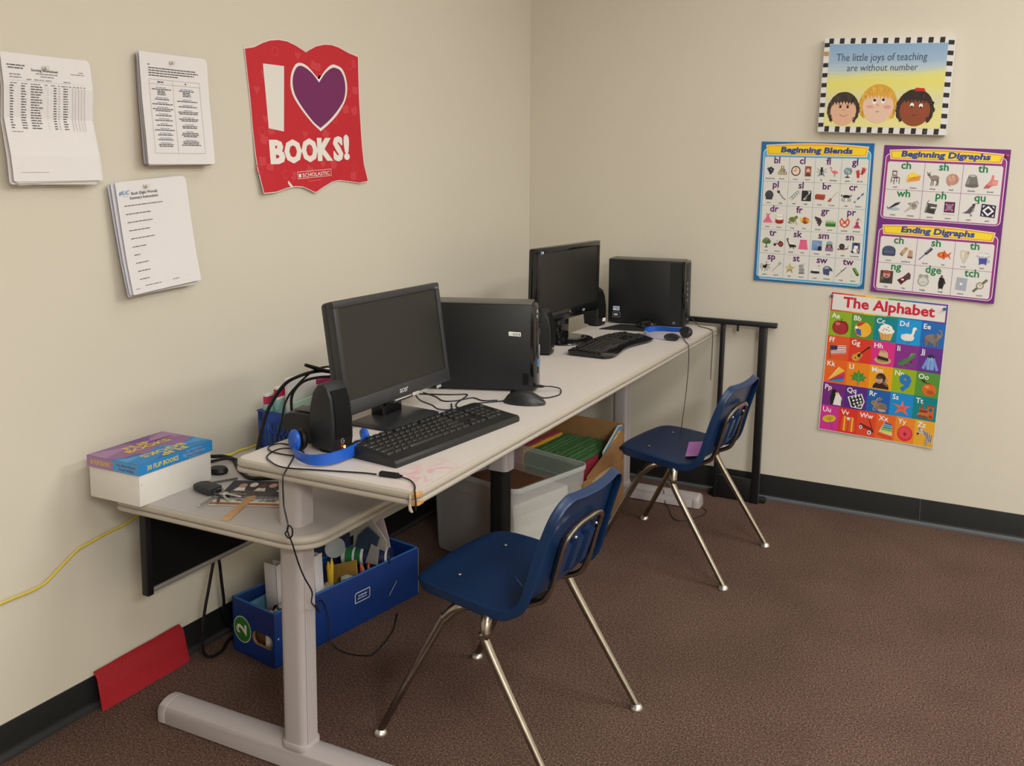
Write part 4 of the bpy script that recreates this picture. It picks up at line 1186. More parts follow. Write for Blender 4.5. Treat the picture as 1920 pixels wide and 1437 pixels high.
def chart_digraphs():
    s = Sheet()
    s.rect('#6f2a7c', 0, 0, PW, PH, 0)
    for (a, b, c, d, ttl, rows) in ((PH - .276, PH - .030, PH - .270, PH - .060, 'Beginning Digraphs', [('ch', 'chair', 'cheese'), ('sh', 'sheep', 'shell'), ('th', 'thimble', 'thumb'), ('wh', 'whale', 'whistle'), ('ph', 'phone', 'photo'), ('qu', 'quail', 'quilt')]),
                                    (.008, PH - .312, .0145, PH - .343, 'Ending Digraphs', [('ch', 'couch', 'sandwich'), ('sh', 'brush', 'fish'), ('th', 'tooth', 'bath'), ('ng', 'sing', 'ring'), ('dge', 'badge', 'judge'), ('tch', 'switch', 'watch')])):
        s.rr('#efe6ea', .0085, a, PW - .0085, b, .018, 1)
        s.rr('#96357f', .0108, a + .0023, PW - .0108, b - .0023, .016, 2)
        s.rr('#dcd9d6', .0185, c, PW - .0185, d, .008, 3)
        yb, yt = d + .008, d + .043
        s.poly('#f3ead6', arch(.020, PW - .020, yb, yt, .009), 4)
        s.poly('#e0a63c', arch(.0225, PW - .0225, yb + .0025, yt - .0025, .009), 5)
        s.poly('#f2d634', arch(.0275, PW - .0275, yb + .007, yt - .007, .0065), 6)
        w = .305 if ttl[0] == 'B' else .255
        s.text('#3a4a94', ttl, PW / 2, yb + .0125, .030, 8, bold=.045, shear=.1, width=w)
        x0, x1 = .0185, PW - .0185
        cw, chh = (x1 - x0) / 3, (d - c) / 2
        for i in (1, 2):
            s.rect('#94508f', x0 + cw * i - .0007, c, x0 + cw * i + .0007, d, 4)
        s.rect('#94508f', x0, c + chh - .0007, x1, c + chh + .0007, 4)
        for k, (t, p, q) in enumerate(rows):
            cx, cy = x0 + (k % 3) * cw, d - (k // 3 + 1) * chh
            s.text('#1f7d4a', t, cx + cw / 2, cy + chh * .76, .040, 5, bold=.022)
            icon(s, p, cx + .008, cy + .020, .052, .053, 5)
            icon(s, q, cx + .071, cy + .020, .052, .053, 5)
            s.text(CAPT, p, cx + .034, cy + .0075, .0085, 5, bold=.012)
            s.text(CAPT, q, cx + .097, cy + .0075, .0085, 5, bold=.012)
    o = s.build('wall_chart', wallpt(1.727, 1.167, -.040, .006), None, CU, CV)
    return tag(o, 'purple bordered wall chart headed Beginning Digraphs and Ending Digraphs', 'poster', 'school charts on the back wall')
def chart_alphabet():
    s = Sheet()
    s.rect('#dcd6cc', 0, 0, PW, PH, 0)
    m = .0035
    W_ = PW - 2 * m
    # rainbow edge of the heading
    cols = ['#d8323a', '#e2562e', '#ee8f2a', '#f2c62e', '#b7c22c', '#4f9a3a', '#1a8a8e', '#1f6fb4', '#4a4aa4', '#6a3a9a']
    for i, c in enumerate(cols):
        s.rect(c, m + W_ * i / 10, PH - .075, m + W_ * (i + 1) / 10, PH - .0015, 1)
    s.rect('#e2ddd8', m + .006, PH - .070, PW - m - .006, PH - .0075, 2)
    s.text('#c8233c', 'The Alphabet', PW / 2 + .002, PH - .054, .056, 4, bold=.030, width=.335)
    ys = [PH - .075, PH - .172, PH - .268, PH - .363, PH - .455, .003]
    rows = [['Aa apple #8db02a', 'Bb ball #4f9236', 'Cc cupcake #0a828e', 'Dd duck #1a98d8', 'Ee elephant #2468b8'],
            ['Ff flag #e0562a', 'Gg guitar #d83a28', 'Hh hat #d82f86', 'Ii iguana #84308a', 'Jj jacket #66308c'],
            ['Kk kite #e8661f', 'Ll leaf #ea861c', 'Mm monkey #eaa21c', 'Nn - #94b01a', 'Oo orange #569238'],
            ['Pp penguin #742a80', 'Qq quiltb #562a84', 'Rr rabbit #1f5eac', 'Ss starfish #1a8ad0', 'Tt train #0a8288'],
            ['Uu umbrella #cf3494', 'Vv vest #d8342a', 'Ww wagon #e0482a', 'Xx xylophone #e56628', 'Yy yoyo #e88828', 'Zz zebra #e8aa30']]
    for r, row in enumerate(rows):
        y1, y0 = ys[r], ys[r + 1]
        cw = W_ / len(row)
        for k, e in enumerate(row):
            t, ic, c = e.split()
            x = m + cw * k
            s.rect(c, x, y0, x + cw, y1, 1)
            s.text('#f2eeea', t, x + .008, y1 - .027, .028, 4, al='L', bold=.018)
            if ic == '-':
                s.text('#2a74c0', '9', x + cw * .56, y0 + .014, .085, 4, bold=.05)
            else:
                iw = min(cw * .86, .068)
                icon(s, ic, x + cw * .5 - iw * .46, y0 + .004, iw, (y1 - y0) * .69, 3)
    o = s.build('wall_chart', wallpt(1.554, .595, -.044, .0025), None, CU, CV)
    return tag(o, 'colourful wall chart headed The Alphabet with a picture for each letter', 'poster', 'school charts on the back wall')
chart_blends(); chart_digraphs(); chart_alphabet()
def pushpin(label, loc, toward, m, r=.0055):
    t = MB()
    t.lathe(m, [(0, 0), (r * 1.0, 0), (r * 1.05, .0015), (r * .55, .003), (r * .5, .008), (r * .8, .0095), (r * .8, .0115), (0, .012)], 16)
    o = t.build('pushpin')
    o.location = loc
    o.rotation_euler = (R(90), 0, 0) if toward == '-y' else (0, R(90), 0)
    return tag(o, label, 'pushpin', 'pushpins holding paper to the walls')
M_PINB = mat('#1f5f86', rough=.3)
pushpin('blue pushpin at the top left corner of the alphabet chart', (1.554 - .198, -.004, .595 + .272), '-y', M_PINB)
pushpin('blue pushpin at the top right corner of the alphabet chart', (1.554 + .213, -.004, .595 + .252), '-y', M_PINB)
pushpin('red pushpin at the top right corner of the digraphs chart', (1.727 + .2155, -.004, 1.167 + .249), '-y', mat('#c8352c', rough=.3))

# painted plaque with three faces
def plaque():
    t = thing('painted_plaque', 'hand painted plaque of three children with a black and white checked edge', 'painting', (1.514, 0, 1.673), 0)
    w, h = .460, .352
    A = Matrix.Rotation(R(2.1), 4, 'Y') @ tr(0, -.034, 0)
    b = MB()
    b.box(mat('#e4e2de', rough=.6), -w / 2, w / 2, 0, .032, -h / 2, h / 2, bev=.004, M=A)
    b.build('board', t)
    s = Sheet()
    s.rect('#dedcda', 0, 0, w, h, 0)
    K = '#2b292b'
    for i in range(11):
        x = .0165 + i * .0392
        s.poly(K, [(x, h - .021), (x + .017, h - .021), (x + .018, h - .001), (x + .001, h - .001)], 1)
        s.poly(K, [(x + .008, .001), (x + .025, .001), (x + .026, .022), (x + .009, .022)], 1)
    for i in range(9):
        y = .018 + i * .0375
        if i != 7:
            s.poly(K, [(.001, y), (.020, y + .001), (.020, y + .0165), (.001, y + .016)], 1)
        s.poly(K, [(w - .022, y + .006), (w - .002, y + .005), (w - .002, y + .021), (w - .022, y + .022)], 1)
    s.rect('#b98a62', .001, .286, .019, .302, 1)
    x0, y0, x1, y1 = .0205, .0225, w - .0225, h - .0225
    stops = [(0, '#e4dd96'), (.16, '#e2dc8e'), (.30, '#d3d3b4'), (.42, '#ddd790'), (.54, '#e2da70'), (.62, '#dcd98c'), (.70, '#b9c8cc'), (.80, '#9db6cf'), (1, '#89a9cb')]
    n = 26
    for i in range(n):
        q = (i + .5) / n
        for (a, ca), (b_, cb) in zip(stops, stops[1:]):
            if a <= q <= b_:
                k = (q - a) / (b_ - a)
                c = '#%02x%02x%02x' % tuple(int(int(ca[m:m + 2], 16) * (1 - k) + int(cb[m:m + 2], 16) * k) for m in (1, 3, 5))
        yb = y0 + (y1 - y0) * (i + 1) / n
        sl = .010 * math.sin(q * 3.1)
        top = [(x1 - (x1 - x0) * t_ / 16, min(max(yb + .003 * math.sin(t_ * .7 + i * .5) + sl * (.5 - t_ / 16) * 2, y0 + .002), y1)) for t_ in range(17)]
        if i == n - 1: top = [(x1, y1), (x0, y1)]
        s.poly(c, [(x0, y0), (x1, y0)] + top, 1 + (n - i) * .04)
    s.text('#45566a', 'The little joys of teaching', x0 + .190, .268, .040, 4, width=.322, bold=.0, shear=.05, rot=.6)
    s.text('#45566a', 'are without number', x0 + .196, .231, .036, 4, width=.252, bold=.0, shear=.08, rot=.8)
    def face(cx, cy, rx, ry, skin, hair, L, kind):
        random.seed(kind * 7 + 1)
        pts = []
        for k in range(60):
            a = k / 60 * 2 * math.pi
            q = 1.14 + (.10 * random.random() if math.sin(a) < .35 else .02 * random.random())
            if math.sin(a) < -.72: q = .9
            pts.append((cx + rx * q * math.cos(a), cy + ry * .06 + ry * q * math.sin(a)))
        s.poly(hair, pts, L)
        s.ell(skin, cx, cy - ry * .06, rx * .95, ry * .92, L + .4, 30)
        fr = [(cx - rx * .8, cy + ry * .5)]
        for k in range(15):
            u = -0.78 + 1.56 * k / 14
            fr.append((cx + rx * u, cy + ry * ((.62 if k % 2 else .42) - .1 * abs(u))))
        fr += [(cx + rx * .8, cy + ry * .7), (cx + rx * .4, cy + ry * 1.05), (cx, cy + ry * 1.12), (cx - rx * .5, cy + ry * 1.02)]
        s.poly(hair, fr, L + .8)
        dk = {1: '#2a201c', 2: '#b8842c', 3: '#221915'}[kind]
        lt = {1: '#5d4c42', 2: '#e8bf62', 3: '#51403a'}[kind]
        for k in range(46):
            a = R(random.uniform(20, 160))
            q0, q1 = random.uniform(.92, 1.08), random.uniform(.50, .72)
            s.line(random.choice((dk, lt)), [(cx + rx * q0 * math.cos(a), cy + ry * (q0 * math.sin(a) + .06)), (cx + rx * .86 * math.cos(a) , cy + ry * (q1 + .22) * math.sin(a))], .0013, L + 1.2)
        for k in range(40):
            a = R(random.choice((random.uniform(-48, 25), random.uniform(155, 228))))
            q0 = random.uniform(.98, 1.08)
            x_, y_ = cx + rx * q0 * math.cos(a), cy + ry * (q0 * math.sin(a) + .04)
            s.line(random.choice((dk, lt, hair)), [(x_, y_ + .012), (x_ + (.004 if x_ > cx else -.004), y_ - .006)], .0016, L + 1.2)
    face(.090, .082, .050, .058, '#dcae92', '#3f322c', 4, 1)
    face(.215, .102, .058, .066, '#e2bfa8', '#d8a23c', 4, 2)
    face(.345, .090, .056, .062, '#8c4a2c', '#352722', 4, 3)
    for cx, cy, d in ((.078, .096, .0035), (.105, .096, .0035)):
        s.ell('#2c211f', cx, cy, .0045, .0055, 6)
        s.line('#4a322a', [(cx - .007, cy + .008), (cx + .007, cy + .007)], .0015, 6)
    s.line('#7a4a3a', [(.078, .068), (.084, .062), (.092, .060), (.100, .062), (.106, .068)], .0016, 6)
    s.line('#9a6a52', [(.086, .082), (.091, .086), (.096, .082)], .0014, 6)
    for cx, cy, dy in ((.200, .119, .003), (.231, .121, .003)):
        s.ell('#efedea', cx, cy - .002, .0068, .009, 6); s.ell('#2b2030', cx + .001, cy + dy, .0052, .0052, 6.4)
    s.ell('#dca092', .186, .098, .013, .006, 5.5); s.ell('#dc9a92', .248, .098, .014, .007, 5.5)
    s.line('#8a6a5a', [(.208, .102), (.213, .107), (.218, .101)], .0015, 6); s.line('#9a4a4a', [(.208, .081), (.214, .0795), (.220, .081)], .002, 6)
    for cx, cy in ((.334, .106), (.365, .104)):
        s.ell('#f0eeea', cx, cy, .0068, .0085, 6); s.ell('#241a18', cx, cy - .005, .0045, .0035, 6.4)
    s.line('#6b2a22', [(.337, .071), (.343, .068), (.349, .071)], .0035, 6); s.ell('#9c4436', .316, .083, .012, .011, 5.5); s.ell('#9c4436', .372, .083, .012, .011, 5.5)
    s.poly('#c8262a', [(.338, .158), (.342, .170), (.372, .168), (.376, .156)], 6)
    s.text('#666', 'db', .388, .008, .010, 3)
    s.build('painting', lambda u, v, n: A @ Vector((u - w / 2, -.0004 - n, v - h / 2)), t)
    return t
plaque()

# red book-shaped poster on the left wall
def love_poster():
    s = Sheet(.0003)
    OUT = [[-1.7271, 1.6843], [-1.69, 1.6928], [-1.6556, 1.709], [-1.6256, 1.7197], [-1.5902, 1.7259], [-1.5541, 1.7261], [-1.5174, 1.7187], [-1.4855, 1.7081], [-1.4703, 1.703], [-1.4551, 1.7114], [-1.4239, 1.7262], [-1.3835, 1.7367], [-1.3483, 1.7398], [-1.3126, 1.7357], [-1.2638, 1.7238], [-1.2154, 1.7165], [-1.2149, 1.6535], [-1.2128, 1.5734], [-1.2067, 1.4929], [-1.2018, 1.4197], [-1.1952, 1.3583], [-1.1785, 1.3025], [-1.2227, 1.2967], [-1.2737, 1.302], [-1.3233, 1.3064], [-1.3598, 1.3019], [-1.4017, 1.2867], [-1.4426, 1.2699], [-1.454, 1.2701], [-1.4763, 1.2782], [-1.5038, 1.2873], [-1.5364, 1.2892], [-1.5791, 1.2835], [-1.626, 1.2733], [-1.6812, 1.2707], [-1.6955, 1.3473], [-1.7019, 1.4351], [-1.71, 1.5391], [-1.719, 1.6142]]
    s.poly('#e3dad4', OUT, 0)
    cx, cz = -1.46, 1.5
    RED = '#c42532'
    s.poly(RED, [((y - cx) * .988 + cx, (z - cz) * .988 + cz) for y, z in OUT], 1)
    random.seed(11)
    PALE = '#cd3f47'
    for k in range(46):
        y, z = random.uniform(-1.69, -1.23), random.uniform(1.31, 1.69)
        a = random.uniform(-25, 25)
        q = random.random()
        if q < .4:
            ca, sa = math.cos(R(a)), math.sin(R(a))
            pp = [(-.014, -.010), (0, -.013), (.014, -.010), (.014, .012), (.007, .014), (0, .010), (-.007, .014), (-.014, .012)]
            s.poly(PALE, [(y + u * ca - v * sa, z + u * sa + v * ca) for u, v in pp], 1.5)
        elif q < .6:
            s.line(PALE, [(y + .013 * math.cos(i * .63), z + .013 * math.sin(i * .63)) for i in range(10)], .0025, 1.5, True)
        elif q < .8:
            s.text(PALE, random.choice(['I', 'B', 'K', 'S', '!']), y, z, .035, 1.5, bold=.03, rot=a)
        else:
            s.poly(PALE, [(y, z - .013), (y + .013, z + .004), (y + .008, z + .012), (y, z + .006), (y - .008, z + .012), (y - .013, z + .004)], 1.5)
    s.poly('#e4dfd9', [[-1.6553, 1.6481], [-1.5681, 1.6492], [-1.575, 1.4555], [-1.6381, 1.4623]], 3)
    HW = [[-1.4137, 1.6232], [-1.4376, 1.6406], [-1.465, 1.6584], [-1.4922, 1.666], [-1.5166, 1.6606], [-1.536, 1.635], [-1.5423, 1.6054], [-1.5379, 1.5766], [-1.5227, 1.552], [-1.4911, 1.5208], [-1.4477, 1.4856], [-1.4096, 1.4625], [-1.3668, 1.4894], [-1.324, 1.5227], [-1.2893, 1.5642], [-1.2773, 1.6006], [-1.2814, 1.6356], [-1.2991, 1.6653], [-1.3262, 1.6751], [-1.353, 1.6747], [-1.3857, 1.6528]]
    HP = [[-1.4138, 1.6142], [-1.4377, 1.6341], [-1.4652, 1.6498], [-1.4924, 1.6574], [-1.5125, 1.6517], [-1.5276, 1.6311], [-1.5333, 1.6061], [-1.5288, 1.5791], [-1.5135, 1.5545], [-1.4828, 1.5231], [-1.442, 1.4896], [-1.411, 1.4728], [-1.3713, 1.4969], [-1.3298, 1.5302], [-1.2973, 1.5656], [-1.2866, 1.5998], [-1.2907, 1.6338], [-1.3072, 1.6586], [-1.3293, 1.6663], [-1.3514, 1.6649], [-1.3829, 1.6464]]
    def sm(P):  # smooth all but the two points of the heart
        a = catmull([(p[0], p[1], 0) for p in P[:12]], 4)
        b = catmull([(p[0], p[1], 0) for p in P[11:] + [P[0]]], 4)
        return [(v.x, v.y) for v in a[:-1] + b[:-1]]
    s.poly('#ebe6e0', sm(HW), 3)
    s.poly('#74285f', sm(HP), 4)
    LET = [('B', -1.6357, -1.5741, 1.359, 1.432), ('O', -1.5742, -1.5015, 1.363, 1.434), ('O', -1.4991, -1.4284, 1.3675, 1.4395), ('K', -1.4262, -1.355, 1.371, 1.4446), ('S', -1.3499, -1.3033, 1.372, 1.4512), ('!', -1.2975, -1.2715, 1.377, 1.457)]
    for ch, a, b, z0, z1 in LET:
        for dx in (-.0022, 0, .0022):
            s.text('#ebe6e0', ch, (a + b) / 2 + dx, z0 + .003, (z1 - z0 - .004) / .74, 3, width=b - a - .001, bold=.045, rot=1.5)
    box = [[-1.5258, 1.334], [-1.3659, 1.3444], [-1.3664, 1.3236], [-1.5237, 1.3134]]
    s.line('#ebd9d4', box, .0014, 3, True)
    s.text('#ebe6e0', 'SCHOLASTIC', -1.4385, 1.3225, .0165, 3, width=.128, bold=.012, rot=3.6)
    s.poly('#ebe6e0', [(-1.520, 1.3185), (-1.5145, 1.3165), (-1.509, 1.3195), (-1.509, 1.330), (-1.5145, 1.3275), (-1.520, 1.3295)], 3)
    s.line('#e0a8a8', [(-1.478, 1.306), (-1.418, 1.310)], .0008, 3)
    def fn(y, z, n):
        k = max(0, (1.48 - z) / .2)
        e = max(0, (-1.55 - y) / .13)
        d = .0025 + .006 * k * k + .010 * k * k * e + .0015 * math.sin(y * 20) * k
        return Vector((d + n, y, z))
    o = s.build('book_poster', fn, None, [-1.74 + i * .04 for i in range(15)], [1.26 + i * .03 for i in range(17)])
    return tag(o, 'red book shaped poster with a purple heart reading I love BOOKS', 'poster')
love_poster()

# three stapled paper packets on the left wall
def packet(label, yc, zc, ang, draw, prof, under, pin, seed, thick):
    t = thing('paper_packet', label, 'papers', (0, yc, zc - .14), 0, 'paper packets pinned to the left wall')
    w, h = .2159, .2794
    ca, sa = math.cos(ang), math.sin(ang)
    def X(v):
        k = v / h
        for (a, da), (b, db) in zip(prof, prof[1:]):
            if a <= k <= b:
                return da + (db - da) * (k - a) / (b - a)
        return prof[-1][1]
    def mk(du, dv, dd, rot, base):
        c2, s2 = math.cos(ang + rot), math.sin(ang + rot)
        def fn(u, v, n):
            a, b = u - w / 2 + du, v - h / 2 + dv
            d = X(min(max(v, 0), h)) + base + .004 * (abs(2 * u / w - 1) ** 3)
            return Vector((d + n, a * c2 - b * s2, .14 + a * s2 + b * c2))
        return fn
    cu, cv = [w * i / 6 for i in range(1, 6)], sorted(set([h * i / 12 for i in range(1, 12)] + [h * p[0] for p in prof[1:-1]]))
    cr = .012
    for i, (du, dv, rot, col) in enumerate(under):
        s = Sheet(); s.poly(col, rrect(0, w, 0, h, [cr * .6, cr, .004, cr * .6], 4), 0)
        s.build('under_sheet', mk(du, dv, 0, rot, -.0014 * (i + 1) - (thick if i == len(under) - 1 else thick * (i + 1) / len(under))), t, cu, cv)
    s = Sheet(.0004)
    s.poly('#e3dfe0', rrect(0, w, 0, h, [cr * .4, cr, .004, .004], 4), 0)
    draw(s, w, h)
    s.build('top_sheet', mk(0, 0, 0, 0, 0), t, cu, cv)
    fnp = mk(0, 0, 0, 0, 0)
    P = fnp(pin[0] * w, pin[1] * h, .0015)
    return t, P + Vector((0, yc, zc - .14))
GR, GR2, BLU = '#5c585c', '#8b878b', '#7f86b0'
def words(s, x0, x1, y, hgt, col, L=2, seed=0):
    rnd = random.Random(seed)
    x = x0
    while x < x1 - .002:
        e = min(x + rnd.uniform(.005, .014), x1)
        s.rect(col, x, y - hgt / 2, e, y + hgt / 2, L)
        x = e + .0016
def draw_roster(s, w, h):
    words(s, .012, .055, h - .026, .0026, GR, 2, 1); words(s, .014, .052, h - .032, .0026, GR, 2, 2)
    s.text(GR, 'Scoring Worksheet', w * .47, h - .036, .0082, 2, bold=.02)
    words(s, .080, .132, h - .041, .0022, GR2, 2, 3); words(s, .090, .122, h - .047, .0022, GR2, 2, 4)
    words(s, .165, .198, h - .036, .0016, GR2, 2, 5); words(s, .185, .196, h - .031, .0016, GR2, 2, 6)
    words(s, .016, .042, h - .046, .0024, GR2, 2, 7); words(s, .016, .044, h - .052, .0024, GR2, 2, 8)
    for a, b in ((.056, .067), (.074, .097), (.101, .116), (.145, .162)): words(s, a, b, h - .055, .0022, GR2, 2, int(a * 1e4))
    s.rect('#aaa6aa', .014, h - .0592, .198, h - .0588, 2)
    for a, b in ((.016, .034), (.042, .056), (.064, .088), (.097, .104), (.113, .124), (.130, .134), (.138, .154), (.157, .163), (.167, .172), (.175, .182), (.185, .189), (.193, .198)): words(s, a, b, h - .065, .0022, GR2, 2, int(a * 1e4))
    for r in range(17):
        y = h - .0705 - r * .0057
        rnd = random.Random(r)
        words(s, .014, .014 + rnd.uniform(.006, .010), y, .0023, GR, 2, r)
        words(s, .041, .053, y, .0023, GR, 2, r + 40)
        words(s, .064, .064 + rnd.uniform(.018, .029), y, .0023, GR, 2, r + 80)
        s.rect(GR2, .104, y - .0008, .1052, y + .0008, 2)
        words(s, .119, .126, y, .0023, GR, 2, r + 120); s.rect(GR2, .131, y - .001, .1335, y + .001, 2)
        words(s, .143, .154, y, .0023, GR, 2, r + 160)
    for x in (.165, .172, .180, .187, .194): s.rect('#cdc8cb', x, h - .166, x + .003, h - .068, 1.5)
    words(s, .014, .040, h - .170, .0016, GR2, 2, 9)
    s.rect('#9a8aa0', .020, .0195, .087, .0203, 2)
def draw_table(s, w, h):
    words(s, .025, .034, h - .030, .0024, GR, 2, 1)
    for k, e in enumerate((.176, .184, .170, .118)): words(s, .026, e, h - .038 - k * .0062, .0026, GR, 2, 10 + k)
    y1, y0, xa, xm, xb = h - .066, .028, .026, .100, .187
    for x in (xa, xm, xb): s.rect('#8d898d', x - .0003, y0, x + .0003, y1, 2)
    for y in (y1, y1 - .0115, y0): s.rect('#8d898d', xa, y - .0003, xb, y + .0003, 2)
    words(s, .052, .072, y1 - .006, .0034, GR, 2, 30); words(s, .139, .147, y1 - .006, .0034, GR, 2, 31)
    rnd = random.Random(5)
    for (a, b, grp) in ((xa, xm, (5, 2, 2, 3, 2, 2, 2, 2, 2, 2, 3)), (xm, xb, (5, 2, 2, 3, 3, 3, 4, 4))):
        y = y1 - .020
        c = (a + b) / 2
        for g in grp:
            for k in range(g):
                hw = rnd.uniform(.012, .020) if k == 0 else rnd.uniform(.022, .033)
                if g == 5 and k > 1: hw = .013
                words(s, c - hw, c + hw, y, .0017 if k == 0 else .0024, BLU if k == 0 else GR, 2, int(y * 1e5))
                y -= .0043
            y -= .0036 if a == xa else .0052
def draw_sight(s, w, h):
    s.text('#3f79ad', '#ILIC', .0235, h - .032, .014, 2, bold=.01, shear=.25); s.rect('#9cc0da', .018, h - .037, .034, h - .0355, 2)
    s.rect('#c88a90', .047, h - .0345, .053, h - .0325, 2)
    s.text('#4a4650', 'Book (Sight Words)', .084, h - .034, .0098, 2, bold=.015)
    s.text('#4a4650', 'Summary Instructions', .081, h - .045, .0098, 2, bold=.015)
    for k, e in enumerate((.135, .098, .097, .086, .096, .067, .044, .066, .066, .059)):
        words(s, .018 + .0012 * k, e, h - .060 - k * .0205, .0021, GR, 2, 50 + k)
    words(s, .012, .024, .013, .0016, GR2, 2, 70); words(s, .042, .092, .017, .0016, GR, 2, 71); words(s, .128, .150, .018, .0016, GR, 2, 72); s.rect(GR2, .178, .020, .180, .0212, 2)
A_ = packet('paper packet with a printed roster table, leftmost on the wall', -2.341, 1.453, .009, draw_roster, [(0, .034), (.2, .029), (.5, .013), (.75, .020), (1, .014)],
            [(.004, -.003, .01, '#dcd8d8'), (-.004, -.008, -.02, '#d2cccc'), (.008, -.006, .025, '#dedada')], (.47, .905), 1, .004)
B_ = packet('thick paper packet with a two column table, upper right of the three packets', -1.991, 1.494, .009, draw_table, [(0, .036), (.3, .031), (.6, .024), (1, .020)],
            [(.002, -.002, .004, '#dad6d6'), (.001, -.003, .012, '#d6d2d2'), (-.001, -.002, -.012, '#b9bac2'), (.004, -.004, .0, '#c06a58')], (.46, .93), 2, .012)
C_ = packet('paper packet with a short printed list and a blue logo, lowest of the three packets', -2.065, 1.177, .079, draw_sight, [(0, .040), (.3, .030), (.6, .024), (1, .018)],
            [(-.008, .0, .01, '#cfcdd6'), (-.012, -.002, .02, '#c3c2ce'), (.002, -.008, -.025, '#dbd9de')], (.41, .945), 3, .009)
M_PINW = mat('#d6d2cc', rough=.25)
for P, nm in ((A_[1], 'pale pushpin holding the roster packet'), (B_[1], 'pale pushpin holding the thick two column packet'), (C_[1], 'pale pushpin holding the packet with the blue logo')):
    pushpin(nm, P, '+x', M_PINW)

# ------------------------------------------------------------------ things on the lower shelf
M_CARDW = mat('#dcd8d2', rough=.6, noise=.02, nscale=20)
def flip_box():
    w, l, h = .170, .222, .101
    t = thing('game_box', 'white box with a purple and blue lid lettered FLIP BOOKS, overhanging the shelf', 'box', (.152, -2.217, ZL), R(1.5))
    b = MB()
    b.box(M_CARDW, -w / 2 + .003, w / 2 - .003, -l / 2 + .003, l / 2 - .003, 0, h - .004, bev=.0015)
    for z in (.018, .05):
        b.box(mat('#b9b4ae', .7), w / 2 - .0032, w / 2 - .0026, -l / 2 + .008, -l / 2 + .010, z + .03, z + .035)
    b.build('base', t)
    PUR, PU2, PU3, BL1, BL2, BL3 = '#8f6a94', '#a380a6', '#76508a', '#2a84c4', '#4f9bd0', '#1772b4'
    ld = MB()
    ld.box(mat(PUR, .5), -w / 2, w / 2, -l / 2, l / 2, h - .0265, h, bev=.001)
    lo = ld.build('lid', t)
    YL = '#dcbf56'
    s = Sheet(.0002)
    W2, L2 = w / 2, l / 2
    s.rect(PUR, -W2, -L2, W2, L2, 0)
    # blue half towards the front, split on a diagonal
    s.poly(BL1, [(.0, -L2), (W2, -L2), (W2, L2), (.018, L2), (.045, .05), (.006, .01), (.030, -.03)], 1)
    for p, c in (([(-W2, -L2), (-.02, -L2), (-.05, -.02)], PU2), ([(-W2, L2), (-.01, L2), (-.05, .03)], PU2), ([(-W2, -.02), (-.04, .03), (-W2, .07)], PU3), ([(-.06, -.01), (-.01, .02), (-.04, .06)], PU3)):
        s.poly(c, p, .5)
    for p, c in (([(.01, -L2), (.05, -L2), (.035, -.06)], BL2), ([(.03, L2), (.07, L2), (.05, .05)], BL2), ([(W2, -.06), (W2, .02), (.05, -.01)], BL3), ([(.02, .02), (.05, .0), (.05, .05)], BL2)):
        s.poly(c, p, 1.5)
    # lettering runs along the long side; second copy is upside down
    def ty(txt, x, y, size, c, width, flip=False):
        s.text(c, txt, x, y, size, 3, width=width, bold=.03, rot=90, flip=flip)
    ty('FLIP', -.030, -.006, .030, YL, .075); ty('BOOKS', -.004, .004, .030, YL, .125)
    ty('FLIP', .060, .004, .030, YL, .075, True); ty('BOOKS', .034, -.004, .030, YL, .125, True)
    for k in range(2):
        s.rect('#8a4a78', .012 + k * .007, -L2 + .020, .0145 + k * .007, -L2 + .065, 3)
        s.rect('#8a3f60', -.040 + k * .007, L2 - .065, -.0375 + k * .007, L2 - .018, 3)
    s.build('lid_print', lambda u, v, n: Vector((u, v, h + .0002 + n)), lo)
    s = Sheet(.0002)
    s.rect(PU2, -W2, 0, .002, .0262, 0); s.rect(BL2, .002, 0, W2, .0262, 0)
    s.text(YL, '30 FLIP BOOKS', -.040, .008, .0145, 2, width=.066, bold=.03)
    s.text('#7a3f8a', 'For Short Vowel', .045, .0145, .0082, 2, width=.058, bold=.02); s.text('#7a3f8a', 'Word Families', .045, .0052, .0082, 2, width=.050, bold=.02)
    s.build('lid_print', lambda u, v, n: Vector((u, -L2 - .0003 - n, h - .0265 + v)), lo)
    s = Sheet(.0002)
    s.rect(BL1, -L2, 0, L2, .0262, 0); s.ell(BL2, .052, .013, .036, .011, 1)
    s.text(YL, '30 FLIP BOOKS', -.042, .0075, .0150, 2, width=.092, bold=.03)
    s.text('#7a2f5a', 'For Short Vowel', .054, .0145, .0082, 2, width=.062, bold=.02); s.text('#7a2f5a', 'Word Families', .054, .0052, .0082, 2, width=.052, bold=.02)
    s.build('lid_print', lambda u, v, n: Vector((W2 + .0003 + n, u, h - .0265 + v)), lo)
    return t
flip_box()

